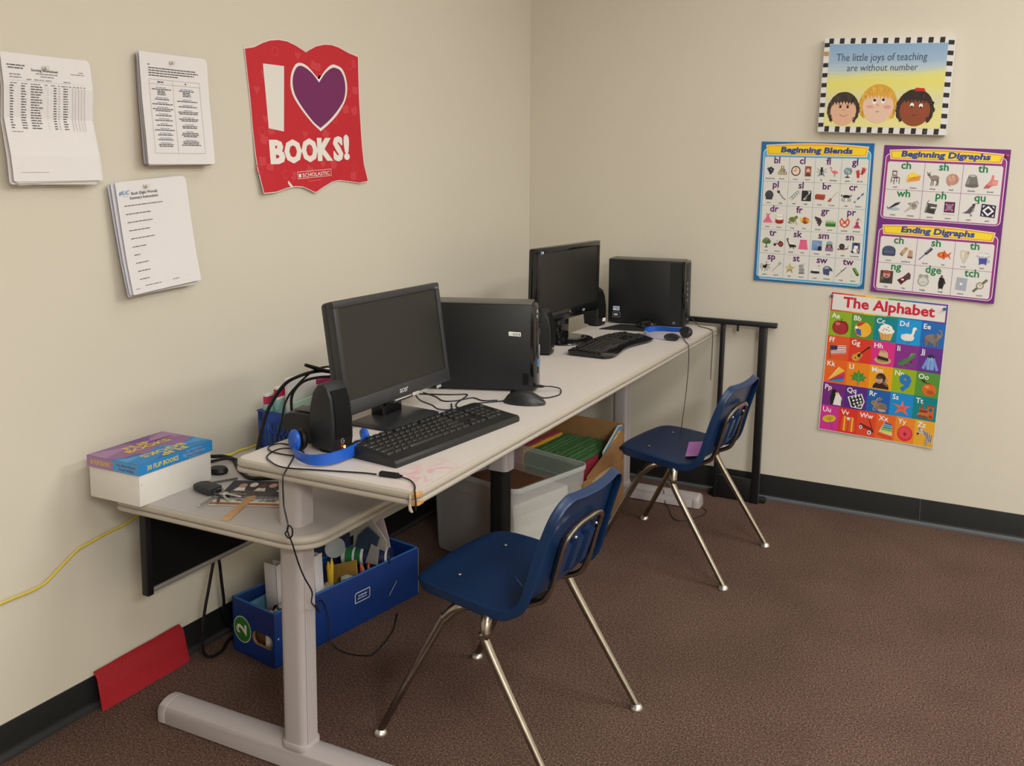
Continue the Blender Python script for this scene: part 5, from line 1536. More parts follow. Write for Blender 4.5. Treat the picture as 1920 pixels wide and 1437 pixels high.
def caddy():
    x0, x1, y0, y1, h = .145, .285, -1.853, -1.545, .108
    t = thing('pencil_caddy', 'blue plastic basket with slotted sides standing on the lower shelf behind the near speaker', 'basket', ((x0 + x1) / 2, (y0 + y1) / 2, ZL), R(-2))
    m = mat('#2347a6', rough=.35, spec=.5)
    w, l = (x1 - x0) / 2, (y1 - y0) / 2
    b = MB()
    b.box(m, -w + .004, w - .004, -l + .004, l - .004, 0, .004)
    b.build('bottom', t)
    for name, horiz in (('end_panel', True), ('end_panel', True), ('side_panel', False), ('side_panel', False)):
        pass
    for sgn in (-1, 1):
        b = MB()
        y = sgn * (l - .0015)
        for (a, c, z0, z1) in ((-w, w, 0, .016), (-w, w, .048, .056), (-w, w, .078, h)):
            b.box(m, a, c, y - .0015, y + .0015, z0, z1)
        k = -w
        for i in range(8):
            xx = -w + .012 + i * (2 * w - .024) / 7
            b.box(m, xx - .0042, xx + .0042, y - .0015, y + .0015, .010, .082)
        for e in (-1, 1): b.box(m, e * (w - .009) - .009, e * (w - .009) + .009, y - .0015, y + .0015, 0, h)
        b.box(m, -w - .003, w + .003, y - .004, y + .004, h - .004, h, bev=.001)
        b.build('end_panel', t)
        b = MB()
        x = sgn * (w - .0015)
        for (z0, z1) in ((0, .016), (.048, .056), (.078, h)):
            b.box(m, x - .0015, x + .0015, -l, l, z0, z1)
        for i in range(20):
            yy = -l + .01 + i * (2 * l - .02) / 19
            b.box(m, x - .0015, x + .0015, yy - .004, yy + .004, .01, .082)
        b.box(m, x - .004, x + .004, -l - .003, l + .003, h - .004, h, bev=.001)
        b.build('side_panel', t)
    # bagged word packs standing inside
    teal = mat('#8fd0cb', rough=.2, spec=.5, alpha=.6)
    specs = [(.160, -1.838, .255, .148, '#cfe0da', '#c7295c', 'first bagged pack from the wall in the blue basket, lowest and nearest its corner', .062),
             (.183, -1.815, .26, .172, '#e3ddd9', '#c0204f', 'second bagged pack in the blue basket, with a red tag', .0),
             (.203, -1.800, .25, .190, '#e8e6e2', '', 'white card standing in the blue basket with two lines of print', .0),
             (.226, -1.800, .24, .128, '#b8d8c6', '', 'bagged pack with a green band in the blue basket', .0),
             (.246, -1.720, .17, .176, '#dcd8da', '#b52468', 'white pack with a raspberry oval in the blue basket', .0),
             (.267, -1.655, .10, .110, '#e9cfc8', '#b8184e', 'smallest pale pack with a red top in the blue basket', .0)]
    for i, (x, y, ll, hh, c, tagc, lab, dy) in enumerate(specs):
        p = thing('word_pack' if i != 2 else 'white_card', lab, 'pack' if i != 2 else 'card', (x, y + ll / 2, ZL + .005), R(-1))
        if i != 2: p['group'] = 'packs in the blue basket'
        b = MB()
        tilt = rotx(R(3)) if i % 2 else rotx(R(1))
        b.box(mat(c, .5), -.006, .006, -ll / 2, ll / 2, 0, hh, bev=.001, M=tilt)
        b.build('cards', p)
        if i != 2:
            q = MB()
            q.box(teal, -.0085, .0085, -ll / 2 - .004, ll / 2 + .004, 0, hh * .80, bev=.002, M=tilt)
            if i in (0, 3):
                q.box(mat('#4fb05a', .3), -.0088, .0088, -ll / 2 - .0045, ll / 2 + .0045, hh * .52, hh * .60, bev=.001, M=tilt)
            q.build('plastic_bag', p)
        if tagc:
            q = MB()
            if i == 4:
                q.prism(mat(tagc, .5), [(.062 * math.cos(a), .026 * math.sin(a)) for a in [k * .3142 for k in range(20)]], 0, .0006, M=tilt @ tr(.0062, -.02, hh - .030) @ rotz(0) @ Matrix(((0, 0, 1, 0), (1, 0, 0, 0), (0, 1, 0, 0), (0, 0, 0, 1))))
                q.box(mat(tagc, .5), -.0066, .0066, -ll / 2 - .0006, ll / 2 + .0006, hh - .014, hh + .0006, M=tilt)
            else:
                q.box(mat(tagc, .5), -.0064, .0064, -ll / 2 - .0006, -ll / 2 + .035, hh - .028, hh - .006, M=tilt)
            q.build('tag', p)
        if i == 2:
            s = Sheet(.0003)
            for k in range(2):
                words(s, -.01, .075, -k * .012, .004, '#6b686c', 1, k + 3)
            s.build('print', lambda u, v, n: tilt @ Vector((.0064 + n, u, hh - .032 + v)), p)
caddy()

# keys, flyer and craft stick
fl = Sheet(.0003)
fl.rect('#dedbd6', 0, 0, .18, .16, 0)
fl.rect('#a8683a', .0, .006, .18, .020, 1)
fl.rect('#e4e1dc', .0, .020, .18, .048, 1)
fl.rect('#22243a', .0, .048, .18, .16, 1)
fl.rect('#4a4746', .018, .062, .125, .118, 2)
for k, (x, y, c) in enumerate(((.035, .128, '#b98a78'), (.060, .134, '#e3dcd4'), (.085, .128, '#6b3a2c'), (.108, .132, '#c9a08a'), (.140, .128, '#8a6a58'), (.160, .136, '#d8c8ba'))):
    fl.ell(c, x, y, .010, .013, 3)
    fl.poly('#35343a' if k % 2 else '#e6e3de', [(x - .014, y - .03), (x + .014, y - .03), (x + .009, y - .010), (x - .009, y - .010)], 2.5)
for k in range(3): words(fl, .03, .16, .060 - k * .0055, .0022, '#c9c9cf', 3, k)
fl.text('#55525a', '40 x 24ft', .100, .028, .016, 3, width=.10, shear=.25, bold=.01)
for k in range(2): words(fl, .012, .165, .044 - k * .004, .0018, '#77747a', 3, k + 9)
ang = R(24)
o = fl.build('flyer', lambda u, v, n: Vector((u - .09, v - .08, n + .0012 + .004 * max(0, v - .1) / .06)), None, [.06, .12], [.05, .1, .13])
o.location = (.412, -2.132, ZL); o.rotation_euler = (0, 0, ang)
tag(o, 'printed flyer with a dark photo strip and a brown lower edge, by the table leg', 'flyer')
st = MB()
pts = [(-.075, -.0085), (-.070, -.0095), (.05, -.0095), (.07, -.011), (.079, -.006), (.081, 0), (.079, .006), (.07, .011), (.05, .0095), (-.07, .0095), (-.078, .005)]
st.prism(mat('#c79d6c', rough=.6, noise=.08, nscale=40), pts[1:], 0, .0018, bev=.0004)
o = st.build('craft_stick'); o.location = (.438, -2.218, ZL + .0004); o.rotation_euler = (0, 0, R(-68))
tag(o, 'wooden craft stick poking out from under the flyer', 'craft stick')
t = thing('key_ring', 'bunch of keys with a black car fob on the lower shelf', 'keys', (.332, -2.184, ZL + .0046), R(-8))
b = MB(); b.loft(mat('#222326', rough=.55, bump=.1, bscale=600), [[(x * k, y * k, z) for x, y in rrect(-.078, -.004, -.020, .020, [.008, .008, .018, .018], 5)] for k, z in ((.94, 0), (1, .003), (1, .011), (.94, .014))]); b.build('fob', t)
b = MB(); b.tube(M_SIL, [(.006 + .011 * math.cos(a), .011 * math.sin(a), .008 + .003 * math.sin(a)) for a in [k * .5236 for k in range(13)]], r=.0011, seg=6, smooth=3); b.build('ring', t)
for k, (a, L, c, z) in enumerate(((-72, .078, '#b5b2ac', .001), (-40, .055, '#3a3738', .0035), (-15, .058, '#c3c0ba', .002), (12, .060, '#d2cfc8', .0045), (30, .062, '#8a8682', .003), (50, .050, '#57544f', .001))):
    q = MB()
    m = mat(c, rough=.28, metal=.9)
    M = tr(.012, 0, z) @ rotz(R(a)) 
    q.prism(m, [(.010 + .011 * math.cos(t_), .010 * math.sin(t_)) for t_ in [i * .4488 for i in range(14)]], 0, .002, bev=.0004, M=M)
    q.prism(m, [(.018, -.0035), (L, -.0035), (L + .003, 0), (L, .003), (L - .008, .0015), (L - .014, .0035), (L - .022, .0015), (L - .028, .0035), (.018, .0035)], 0, .0018, bev=.0003, M=M)
    q.build('key', t)

# ------------------------------------------------------------------ things under the table
M_BOXB = mat('#0b2f70', rough=.45, spec=.45, noise=.05, nscale=6)
M_KRAFT = mat('#a37a52', rough=.85, noise=.08, nscale=30)
def blue_box():
    rz = R(-8.5)
    w, l, h = .180, .558, .158
    c, s_ = math.cos(rz), math.sin(rz)
    # near-left floor corner at (.098,-1.925)
    ox, oy = .098 + (w / 2) * c - (l / 2) * s_, -1.925 + (w / 2) * s_ + (l / 2) * c
    t = thing('cardboard_box', 'long blue cardboard storage box under the table marked with a green 2', 'box', (ox, oy, 0), rz)
    W2, L2, T = w / 2, l / 2, .004
    b = MB(); b.box(M_BOXB, -W2, W2, -L2, L2, .001, .005); b.build('bottom', t)
    for sx in (-1, 1):
        b = MB(); b.box(M_BOXB, sx * W2 - (T if sx > 0 else 0), sx * W2 + (0 if sx > 0 else T), -L2, L2, .002, h - .003, bev=.001); o = b.build('side_wall', t)
        if sx > 0:
            p = Sheet(.0003)
            cx, cz = .040, .088
            p.poly('#d5d5d2', [(cx - .030, cz - .016), (cx + .026, cz - .016), (cx + .030, cz - .011), (cx + .030, cz + .016), (cx - .025, cz + .016), (cx - .030, cz + .011)], 1)
            p.poly('#0c2c66', [(cx - .0278, cz - .0138), (cx + .0249, cz - .0138), (cx + .0278, cz - .0098), (cx + .0278, cz + .0138), (cx - .0238, cz + .0138), (cx - .0278, cz + .0098)], 2)
            words(p, cx - .017, cx + .020, cz + .004, .004, '#a9b4cf', 3, 1); words(p, cx - .020, cx + .018, cz - .004, .004, '#93a0c4', 3, 2)
            p.line('#c9ccd0', [(.150, .045), (.182, .080)], .0016, 1)
            p.line('#c9ccd0', [(-L2 + .012, .080), (-L2 + .014, .083)], .003, 1)
            plabel(p.build('printed_label', lambda u, v, n: Vector((W2 + .0003 + n, u, v)), o), 'white outlined blue label')
            ed = MB()
            ed.box(mat('#b9b3a8', .8), W2 - T, W2 - .0003, L2 - .0006, L2 + .0006, .004, h - .006)
            plabel(ed.build('worn_edge', o), 'worn pale corner edge')
    # near end wall with a hand hole
    hole = rrect(-.003, .084, .048, .086, .018, 6)
    for sy in (-1, 1):
        b = MB()
        y = sy * (L2 - T / 2)
        if sy < 0:
            bm2 = bmesh.new()
            outer = [(-W2, .002), (W2, .002), (W2, h - .003), (-W2, h - .003)]
            for yy, flip in ((y - T / 2, False), (y + T / 2, True)):
                vo = [bm2.verts.new((p[0], yy, p[1])) for p in outer]
                vi = [bm2.verts.new((p[0], yy, p[1])) for p in hole]
                es = [bm2.edges.new((vo[i], vo[(i + 1) % 4])) for i in range(4)] + [bm2.edges.new((vi[i], vi[(i + 1) % len(vi)])) for i in range(len(vi))]
                bmesh.ops.triangle_fill(bm2, use_beauty=True, edges=es)
            b.join(bm2, M_BOXB)
            b.box(M_BOXB, -W2, W2, y - T / 2, y + T / 2, h - .0035, h - .003)
            o = b.build('end_wall', t)
            k = MB()
            k.loft(M_KRAFT, [[(p[0], y - T / 2 - .0002, p[1]) for p in hole], [(p[0], y + T / 2 + .004, p[1]) for p in hole]], caps=False)
            plabel(k.build('hand_hole', o), 'raw cardboard rim of the hand hole')
            p = Sheet(.0003)
            p.ell('#b9cfae', -.047, .073, .038, .038, 1, 36); p.ell('#2c6a28', -.047, .073, .0352, .0352, 2, 36)
            p.text('#d8d6cc', '2', -.030, .074, .060, 3, bold=.03, rot=90)
            p.rect('#9cb894', -.0700, .064, -.0668, .084, 3)
            plabel(p.build('round_mark', lambda u, v, n: Vector((u, -L2 - .0003 - n, v)), o), 'green disc with a white 2 turned on its side')
        else:
            b.box(M_BOXB, -W2, W2, y - T / 2, y + T / 2, .002, h - .003, bev=.001)
            b.build('end_wall', t)
    e = MB()
    for (a, b2, c2, d) in ((-W2, W2, -L2, -L2 + .006), (-W2, W2, L2 - .006, L2), (-W2, -W2 + .006, -L2, L2), (W2 - .006, W2, -L2, L2)):
        e.box(mat('#2f66ad', .5), a, b2, c2, d, h - .004, h, bev=.0012)
    e.build('top_rim', t)
    dv = MB(); dv.box(M_BOXB, -W2 + .004, W2 - .004, .150, .153, .004, .125); dv.build('divider', t)
    M0 = tr(ox, oy, 0) @ rotz(rz)
    def put(o, x, y, z, rx=0, ry=0, r2=0):
        p = M0 @ Vector((x, y, z)); o.location = p; o.rotation_euler = (R(rx), R(ry), rz + R(r2)); return o
    def simple(name, label, cat, mb, x, y, z, rx=0, ry=0, r2=0, group=None):
        return tag(put(mb.build(name), x, y, z, rx, ry, r2), label, cat, group)
    def bx(m, dx, dy, dz, bev=.001):
        mb = MB(); mb.box(m, -dx / 2, dx / 2, -dy / 2, dy / 2, 0, dz, bev=bev); return mb
    PL = mat('#cbc8cc', rough=.4)
    for k, (x, y, hh, lab) in enumerate(((-.030, -.165, .236, 'left white binder standing in the blue box, left of the table leg'), (.036, -.085, .252, 'right white binder standing in the blue box, right of the table leg'))):
        tt = thing('white_binder', lab, 'binder', (0, 0, 0), 0, 'white binders in the blue box')
        put(tt, x, y, .006, 3, 0, 8)
        q = MB()
        q.box(PL, -.022, .022, -.024, -.021, 0, hh, bev=.001); q.box(PL, -.022, .022, .010, .013, 0, hh - .008, bev=.001); q.box(PL, .019, .022, -.024, .013, 0, hh - .004, bev=.001)
        q.build('cover', tt)
        q = MB(); q.box(mat('#e6e4e0', .7), -.019, .018, -.020, .009, .006, hh - .02); q.build('pages', tt)
    simple('tray', 'pale blue and white plastic tray leaning at the left of the blue box', 'tray', bx(mat('#5d93ab', .4), .012, .16, .125, .004), -.062, -.150, .008, 6, -4, -4)
    simple('notepad', 'brown notepad standing near the front of the blue box', 'notepad', bx(mat('#6b4a2c', .8), .085, .010, .135), -.004, -.245, .007, 6, 0, 12)
    s1 = MB(); s1.lathe(mat('#d9d6d2', .35), [(0, 0), (.010, 0), (.011, .10), (.009, .108), (.012, .112), (.012, .128), (.006, .134), (0, .134)], 16)
    simple('glue_tube', 'white tube with rounded cap at the front of the blue box', 'tube', s1, .030, -.250, .012, 4, 8)
    sc = MB()
    for sg in (-1, 1): sc.tube(M_BLK, [(sg * .004, 0, .10)] + [(sg * .011 + .010 * math.cos(a), 0, .125 + .018 * math.sin(a)) for a in [k * .5236 for k in range(13)]], r=.003, seg=7, smooth=2)
    sc.box(M_SIL, -.006, .006, -.002, .002, 0, .105)
    simple('scissors', 'black handled scissors standing in the blue box', 'scissors', sc, .034, -.222, .010, 6, 10)
    simple('white_carton', 'low white carton in front of the gold envelope in the blue box', 'carton', bx(mat('#b5b0a8', .7), .055, .130, .140), .058, -.110, .006, 0, 0, -3)
    simple('index_card', 'grey cardboard strip by the white carton in the blue box', 'card', bx(mat('#7c6a58', .8), .004, .11, .15), .025, -.150, .006, 0, 6, 4)
    simple('paper_scrap', 'crumpled white paper scrap at the near right corner of the blue box', 'paper', bx(mat('#d6d4d2', .7), .05, .045, .004), .060, -.215, .145, 8, -12, 20)
    def card(name, label, cat, m, y, pts, th=.003, lean=0.0, group=None):
        """flat card standing in the box, facing the room along -y; pts are (x, z)"""
        zb = min(p[1] for p in pts)
        mb = MB()
        mb.loft(m, [[(x, y + th * k + lean * (z - zb), z) for x, z in pts] for k in (0, 1)])
        return tag(mb.build(name), label, cat, group)
    card('envelope', 'gold paper envelope standing in the middle of the blue box', 'envelope', mat('#a8843a', .65, noise=.05), -1.622, [(.172, .139), (.289, .185), (.296, .116), (.284, .095), (.230, .068), (.186, .104)])
    bl = MB(); bl.box(mat('#8a2418', .6), -.022, .022, -.020, .020, 0, .118, bev=.006)
    for k in range(4): bl.box(mat('#d9662a', .5), -.018 + k * .010, -.012 + k * .010, -.0212, -.0195, .06, .112)
    simple('crayon_box', 'small red and orange crayon box left of the gold envelope', 'box', bl, .018, -.072, .030, 0, 6, 10)
    for k, (x, y, a, col) in enumerate(((-.012, .010, 8, '#c9a22a'), (.002, -.004, -4, '#d2ad2f'))):
        mk = MB(); mk.lathe(mat(col, .35), [(0, 0), (.006, 0), (.006, .145), (.004, .150), (.002, .160), (0, .161)], 12)
        simple('marker_pen', ('left' if k == 0 else 'right') + ' of two yellow marker pens behind the gold envelope', 'marker', mk, x, y, .03, a, a * .6, 0, 'yellow markers in the blue box')
    # wipes canister lying across the top
    cn = thing('wipes_canister', 'green white and navy wipes canister lying across the blue box', 'canister', (0, 0, 0))
    put(cn, .022, .138, .158, -88, 0, -60)
    cn.scale = (.80, .80, .84)
    q = MB(); q.lathe(mat('#20264a', .35), [(0, -.085), (.033, -.085), (.034, -.08), (.034, .075), (.033, .08), (0, .08)], 28); q.build('body', cn)
    for z0, z1, col in ((-.086, -.060, '#1f6a3a'), (-.060, -.052, '#c9cbc6'), (-.052, -.030, '#1c6438'), (-.030, -.020, '#d0d0cc'), (.062, .070, '#c9cbc6')):
        q = MB(); q.lathe(mat(col, .35), [(.0335, z0), (.0347, z0), (.0347, z1), (.0335, z1)], 28); q.build('stripe', cn)
    q = MB(); q.lathe(mat('#b9bab6', .4), [(0, -.104), (.028, -.104), (.031, -.100), (.031, -.085), (0, -.085)], 24); q.build('cap', cn)
    p = Sheet(.0003)
    p.text('#d3d4d6', 'Lysol', 0, -.008, .030, 2, bold=.03, width=.062)
    p.build('lettering', lambda u, v, n: Vector(((.0345 + n) * math.cos(u / .0345 - .9), (.0345 + n) * math.sin(u / .0345 - .9), .018 - v)), cn)
    lamp = MB(); lamp.lathe(mat('#aab0b0', .4), [(0, 0), (.030, 0), (.044, .010), (.046, .016), (.043, .016), (.028, .006), (0, .006)], 26)
    simple('plastic_lid', 'grey round plastic lid tipped up against the back of the blue box', 'lid', lamp, -.028, .045, .200, 48, 8, 20)
    bpy.data.objects['plastic_lid'].scale = (.68, .68, .68)
    simple('blue_folder', 'dark navy folder leaning along the back of the blue box', 'folder', bx(mat('#14204a', .5), .004, .22, .20), -.074, .05, .006, 0, -6, 0)
    card('slate_board', 'slate blue board leaning at the far back of the blue box', 'board', mat('#2d3c52', .5), -1.545, [(.272, .257), (.316, .231), (.288, .157), (.215, .137), (.238, .225)], .006)
    card('note_card', 'pale grey card leaning in front of the slate board', 'card', mat('#9a9694', .7), -1.557, [(.296, .212), (.325, .203), (.318, .150), (.272, .146)], .002)
    card('white_flap', 'off white carton flap sticking up behind the slate board', 'carton', mat('#a9a49a', .7), -1.525, [(.205, .262), (.275, .275), (.330, .215), (.318, .120), (.200, .120)], .004)
    pc = card('poster_card', 'pinkish white card with a red figure sticking up at the far end', 'card', mat('#b8a4a4', .7), -1.500, [(.297, .283), (.318, .215), (.337, .128), (.240, .062), (.215, .190)], .002)
    p = Sheet(.0003); p.poly('#6b1f2a', [(.268, .172), (.282, .190), (.290, .180), (.306, .186), (.295, .196), (.301, .216), (.292, .213), (.286, .200), (.276, .212), (.271, .206), (.279, .192)], 1)
    p.build('print', lambda u, v, n: Vector((u, -1.5002 - n, v)), pc)
    cu = thing('pencil_cup', 'low dark cup of colored pencils at the right side of the blue box', 'cup', (0, 0, 0))
    put(cu, .052, .095, .006)
    q = MB(); q.box(mat('#111a3c', .5), -.028, .028, -.055, .045, 0, .128, bev=.004); q.build('cup', cu)
    for k, (x, y, col, hh) in enumerate(((-.01, -.03, '#b03a3a', .150), (.008, -.012, '#c8463c', .158), (-.006, .004, '#d2a44a', .148), (.012, .014, '#7a8a3a', .152), (.0, .028, '#b9342f', .160), (-.014, .018, '#c9a07a', .150))):
        q = MB(); q.lathe(mat(col, .5), [(0, 0), (.0038, 0), (.0038, hh - .014), (.0008, hh), (0, hh)], 7, M=tr(0, 0, 0))
        o = tag(put(q.build('colored_pencil'), .052 + x, .095 + y, .012, 4 + 2 * k, -4 + 2 * k), ['maroon', 'bright red', 'tan yellow', 'olive green', 'tallest red', 'beige'][k] + ' pencil standing in the low dark cup', 'pencil', 'pencils in the low cup')
    simple('battery_pack', 'white and black battery carton beside the low cup in the blue box', 'carton', bx(mat('#c4c2c0', .5), .03, .025, .135), .046, .022, .006, 0, 0, 6)
blue_box()

# clear storage bin
M_CLEAR = mat('#c6c9c8', rough=.28, spec=.5, alpha=.42)
def bin_():
    rz = R(-14.5)
    w, l, h = .43, .385, .31
    c, s_ = math.cos(rz), math.sin(rz)
    ox, oy = .587 - (w / 2 * c - (-l / 2) * s_), -1.179 - (w / 2 * s_ + (-l / 2) * c)
    t = thing('storage_bin', 'clear plastic storage bin full of paper behind the middle table leg', 'bin', (ox, oy, 0), rz)
    b = MB()
    loops = []
    for z, k in ((.002, .90), (.012, .915), (h - .07, .955), (h - .068, .972), (h - .012, .985)):
        loops.append([(x * k, y * k, z) for x, y in rrect(-w / 2, w / 2, -l / 2, l / 2, .035, 5)])
    b.loft(M_CLEAR, loops, caps=False)
    b.prism(M_CLEAR, [(x * .9, y * .9) for x, y in rrect(-w / 2, w / 2, -l / 2, l / 2, .035, 5)], .002, .005)
    b.build('tub', t)
    r = MB()
    L1 = rrect(-w / 2, w / 2, -l / 2, l / 2, .035, 5)
    r.loft(mat('#cdd0cf', rough=.25, spec=.5, alpha=.6), [[(x * k, y * k, z) for x, y in L1] for z, k in ((h - .016, .985), (h - .016, 1.0), (h - .003, 1.005), (h, 1.0), (h, .985), (h - .004, .978))], caps=False)
    r.build('rim', t)
    M0 = tr(ox, oy, 0) @ rotz(rz)
    pp = thing('paper_stack', 'tall stack of white paper inside the clear storage bin', 'paper', M0 @ Vector((w / 2 * .9 - .075, -.01, .0065)), rz)
    random.seed(3)
    for k in range(5):
        q = MB(); dx, dy = random.uniform(-.004, .004), random.uniform(-.006, .006)
        q.box(mat('#d9d4cc', .8), -.052 + dx, .052 + dx, -.140 + dy, .140 + dy, k * .046, k * .046 + .0455, bev=.001); q.build('ream', pp)
    kb = MB(); kb.box(mat('#5a3518', .85, noise=.1), -.115, .115, -.15, .15, 0, .225, bev=.003)
    o = kb.build('kraft_carton'); o.location = M0 @ Vector((-.065, -.01, .0065)); o.rotation_euler = (0, 0, rz)
    tag(o, 'brown kraft carton inside the clear storage bin', 'carton')
bin_()

def green_files():
    rz = R(-4)
    w, l, h = .34, .325, .30
    ox, oy = .4636, -.541
    t = thing('cardboard_box', 'open brown cardboard box of green folders by the far table leg', 'box', (ox, oy, 0), rz)
    W2, L2 = w / 2, l / 2
    m = mat('#9a7348', rough=.85, noise=.07, nscale=25)
    b = MB(); b.box(m, -W2, W2, -L2, L2, .001, .006); b.build('bottom', t)
    b = MB(); b.box(m, W2 - .005, W2, -L2, L2, .002, .205, bev=.001); so = b.build('side_wall', t)
    b = MB(); b.box(m, -W2, -W2 + .005, -L2, L2, .002, h + .03, bev=.001); b.build('side_wall', t)
    for sy in (-1, 1):
        b = MB(); b.box(m, -W2, W2, sy * L2 - .0025, sy * L2 + .0025, .002, h - .10 if sy < 0 else h + .05, bev=.001); b.build('end_wall', t)
    f = MB()
    f.loft(m, [[(W2 - .0085 + k * .003 + (z - .19) * .05, y, z) for y, z in ((-L2 + .01, .10), (L2 - .01, .10), (L2 - .01, .318), (L2 - .03, .322), (-L2 + .03, .215))] for k in (0, 1)])
    fo = f.build('flap', t)
    f2 = MB(); f2.loft(mat('#c9ad80', rough=.18, spec=.6), [[(W2 + .0004 + k * .0006, y, z) for y, z in ((-.11, .12), (.03, .10), (.07, .17), (.04, .206), (-.02, .203), (-.10, .19))] for k in (0, 1)])
    plabel(f2.build('packing_tape', so), 'shiny torn packing tape')
    M0 = tr(ox, oy, 0) @ rotz(rz)
    random.seed(8)
    y = -L2 + .014
    cols = ['#47703f'] * 19 + ['#d9a02c', '#b8485a', '#a83a50', '#b24a60']
    names = ['green'] * 19 + ['yellow', 'pink', 'crimson', 'rose']
    x = W2 - .034
    for k, cc in enumerate(cols):
        q = MB()
        hh = .262 + random.uniform(-.008, .008)
        pts = []
        n = 12
        for i in range(n + 1):
            pts.append((-L2 + .012 + (l - .024) * i / n, hh + random.uniform(-.002, .002)))
        q.prism(mat(cc, .7), [(-L2 + .012, 0), (L2 - .012, 0)] + pts[::-1], -.0045, .0045, M=Matrix(((0, 0, 1, 0), (1, 0, 0, 0), (0, 1, 0, 0), (0, 0, 0, 1))) )
        o = q.build('file_folder')
        o.location = M0 @ Vector((x, 0, .008)); o.rotation_euler = (0, R(-5), rz)
        nm = names[k]
        lab = 'green file folder packed upright in the cardboard box by the far leg' if nm == 'green' else nm + ' file folder behind the green ones in the cardboard box'
        tag(o, lab, 'folder', 'file folders in the cardboard box')
        x -= .0118
    q = thing('picture_book', 'thin book with a yellow blue cover leaning at the front of the folders', 'book', M0 @ Vector((W2 - .018, .075, .012)), rz)
    bk = MB(); A = roty(R(2))
    bk.loft(mat('#d6d2c8', .6), [[A @ Vector((x, y, z)) for y, z in ((-.075, 0), (.075, 0), (.075, .335), (.045, .338), (-.075, .262))] for x in (-.003, .003)]); bk.build('pages', q)
    cv = Sheet(.0003); cv.poly('#4d86b5', [(-.073, .002), (.073, .002), (.073, .332), (.045, .335), (-.073, .262)], 0); cv.poly('#d8a02a', [(-.055, .18), (.06, .18), (.06, .318), (.04, .318), (-.055, .258)], 1); cv.poly('#f0e2b0', [(.0, .27), (.03, .27), (.035, .305), (.01, .295)], 2); cv.ell('#23456b', -.02, .235, .014, .014, 3)
    cv.build('cover', lambda u, v, n: A @ Vector((.0034 + n, u, v)), q)
    rd = MB(); rd.box(mat('#8a1f34', .6), -.003, .003, -.15, -.02, 0, .258, M=roty(R(0)))
    o = rd.build('red_folder'); o.location = M0 @ Vector((W2 - .022, -.0, .008)); o.rotation_euler = (0, 0, rz)
    tag(o, 'dark red folder at the front of the cardboard box beside the leaning book', 'folder')
green_files()

# black metal frame leaning on the back wall
def frame():
    t = thing('metal_frame', 'black metal stand frame leaning against the back wall beyond the table', 'frame', (1.02, -.075, 0), 0)
    m = mat('#101113', rough=.42, spec=.5)
    A = rotx(R(-3.6)) 
    b = MB(); b.box(m, .062, .093, -.016, .004, 0, .742, bev=.003, M=A); b.box(mat('#4a4d50', .35, metal=.5), .0925, .0945, -.014, .002, .0, .742, M=A); b.build('post', t)
    b = MB(); b.box(m, -.098, -.080, -.016, .004, .0, .742, bev=.003, M=A); b.build('post', t)
    b = MB(); b.box(m, -.42, .132, -.022, .008, .7245, .7455, bev=.003, M=A); b.build('top_rail', t)
    b = MB(); b.box(m, -.092, .088, -.008, .006, .0, .095, bev=.002, M=A); b.build('bottom_plate', t)
    b = MB(); b.box(m, -.12, .118, .002, .026, .002, .024, bev=.003, M=A); b.build('bottom_rail', t)
    b = MB(); b.box(m, -.030, -.022, -.016, -.006, .700, .726, bev=.001, M=A); b.build('hook', t)
frame()

# red sheet over the left baseboard
rs = MB()
prof = [(.0075, .096), (.013, .0915), (.022, .082), (.031, .045), (.041, .001)]
rows = []
for i in range(7):
    yy = -2.296 + (.2640) * i / 6
    rows.append([(x + .0008 * math.sin(i * 2 + j), yy + .004 * (j / 4) * (1 if i == 6 else -1 if i == 0 else 0), z + .006 * i / 6 * (1 if j < 3 else 0)) for j, (x, z) in enumerate(prof)])
rs.grid(mat('#9c0c1c', rough=.6, bump=.5, bscale=260, noise=.06, nscale=300), rows, thick=.0012)
tag(rs.build('red_sheet'), 'red textured plastic sheet propped over the left baseboard', 'sheet')

# ------------------------------------------------------------------ headphones, cords and cables
M_BLUP = mat('#1b55b8', rough=.35, spec=.5)
def ribbon(mb, m, pts, z0, z1, th, n=6):
    P = catmull([(x, y, 0) for x, y in pts], n)
    loops = []
    for i, p in enumerate(P):
        t = (P[min(i + 1, len(P) - 1)] - P[max(i - 1, 0)]).normalized()
        nn = Vector((-t.y, t.x, 0)) * th / 2
        za, zb = (z0(i / (len(P) - 1)), z1(i / (len(P) - 1)))
        loops.append([(p.x - nn.x, p.y - nn.y, za), (p.x + nn.x, p.y + nn.y, za), (p.x + nn.x, p.y + nn.y, zb), (p.x - nn.x, p.y - nn.y, zb)])
    return mb.loft(m, loops)
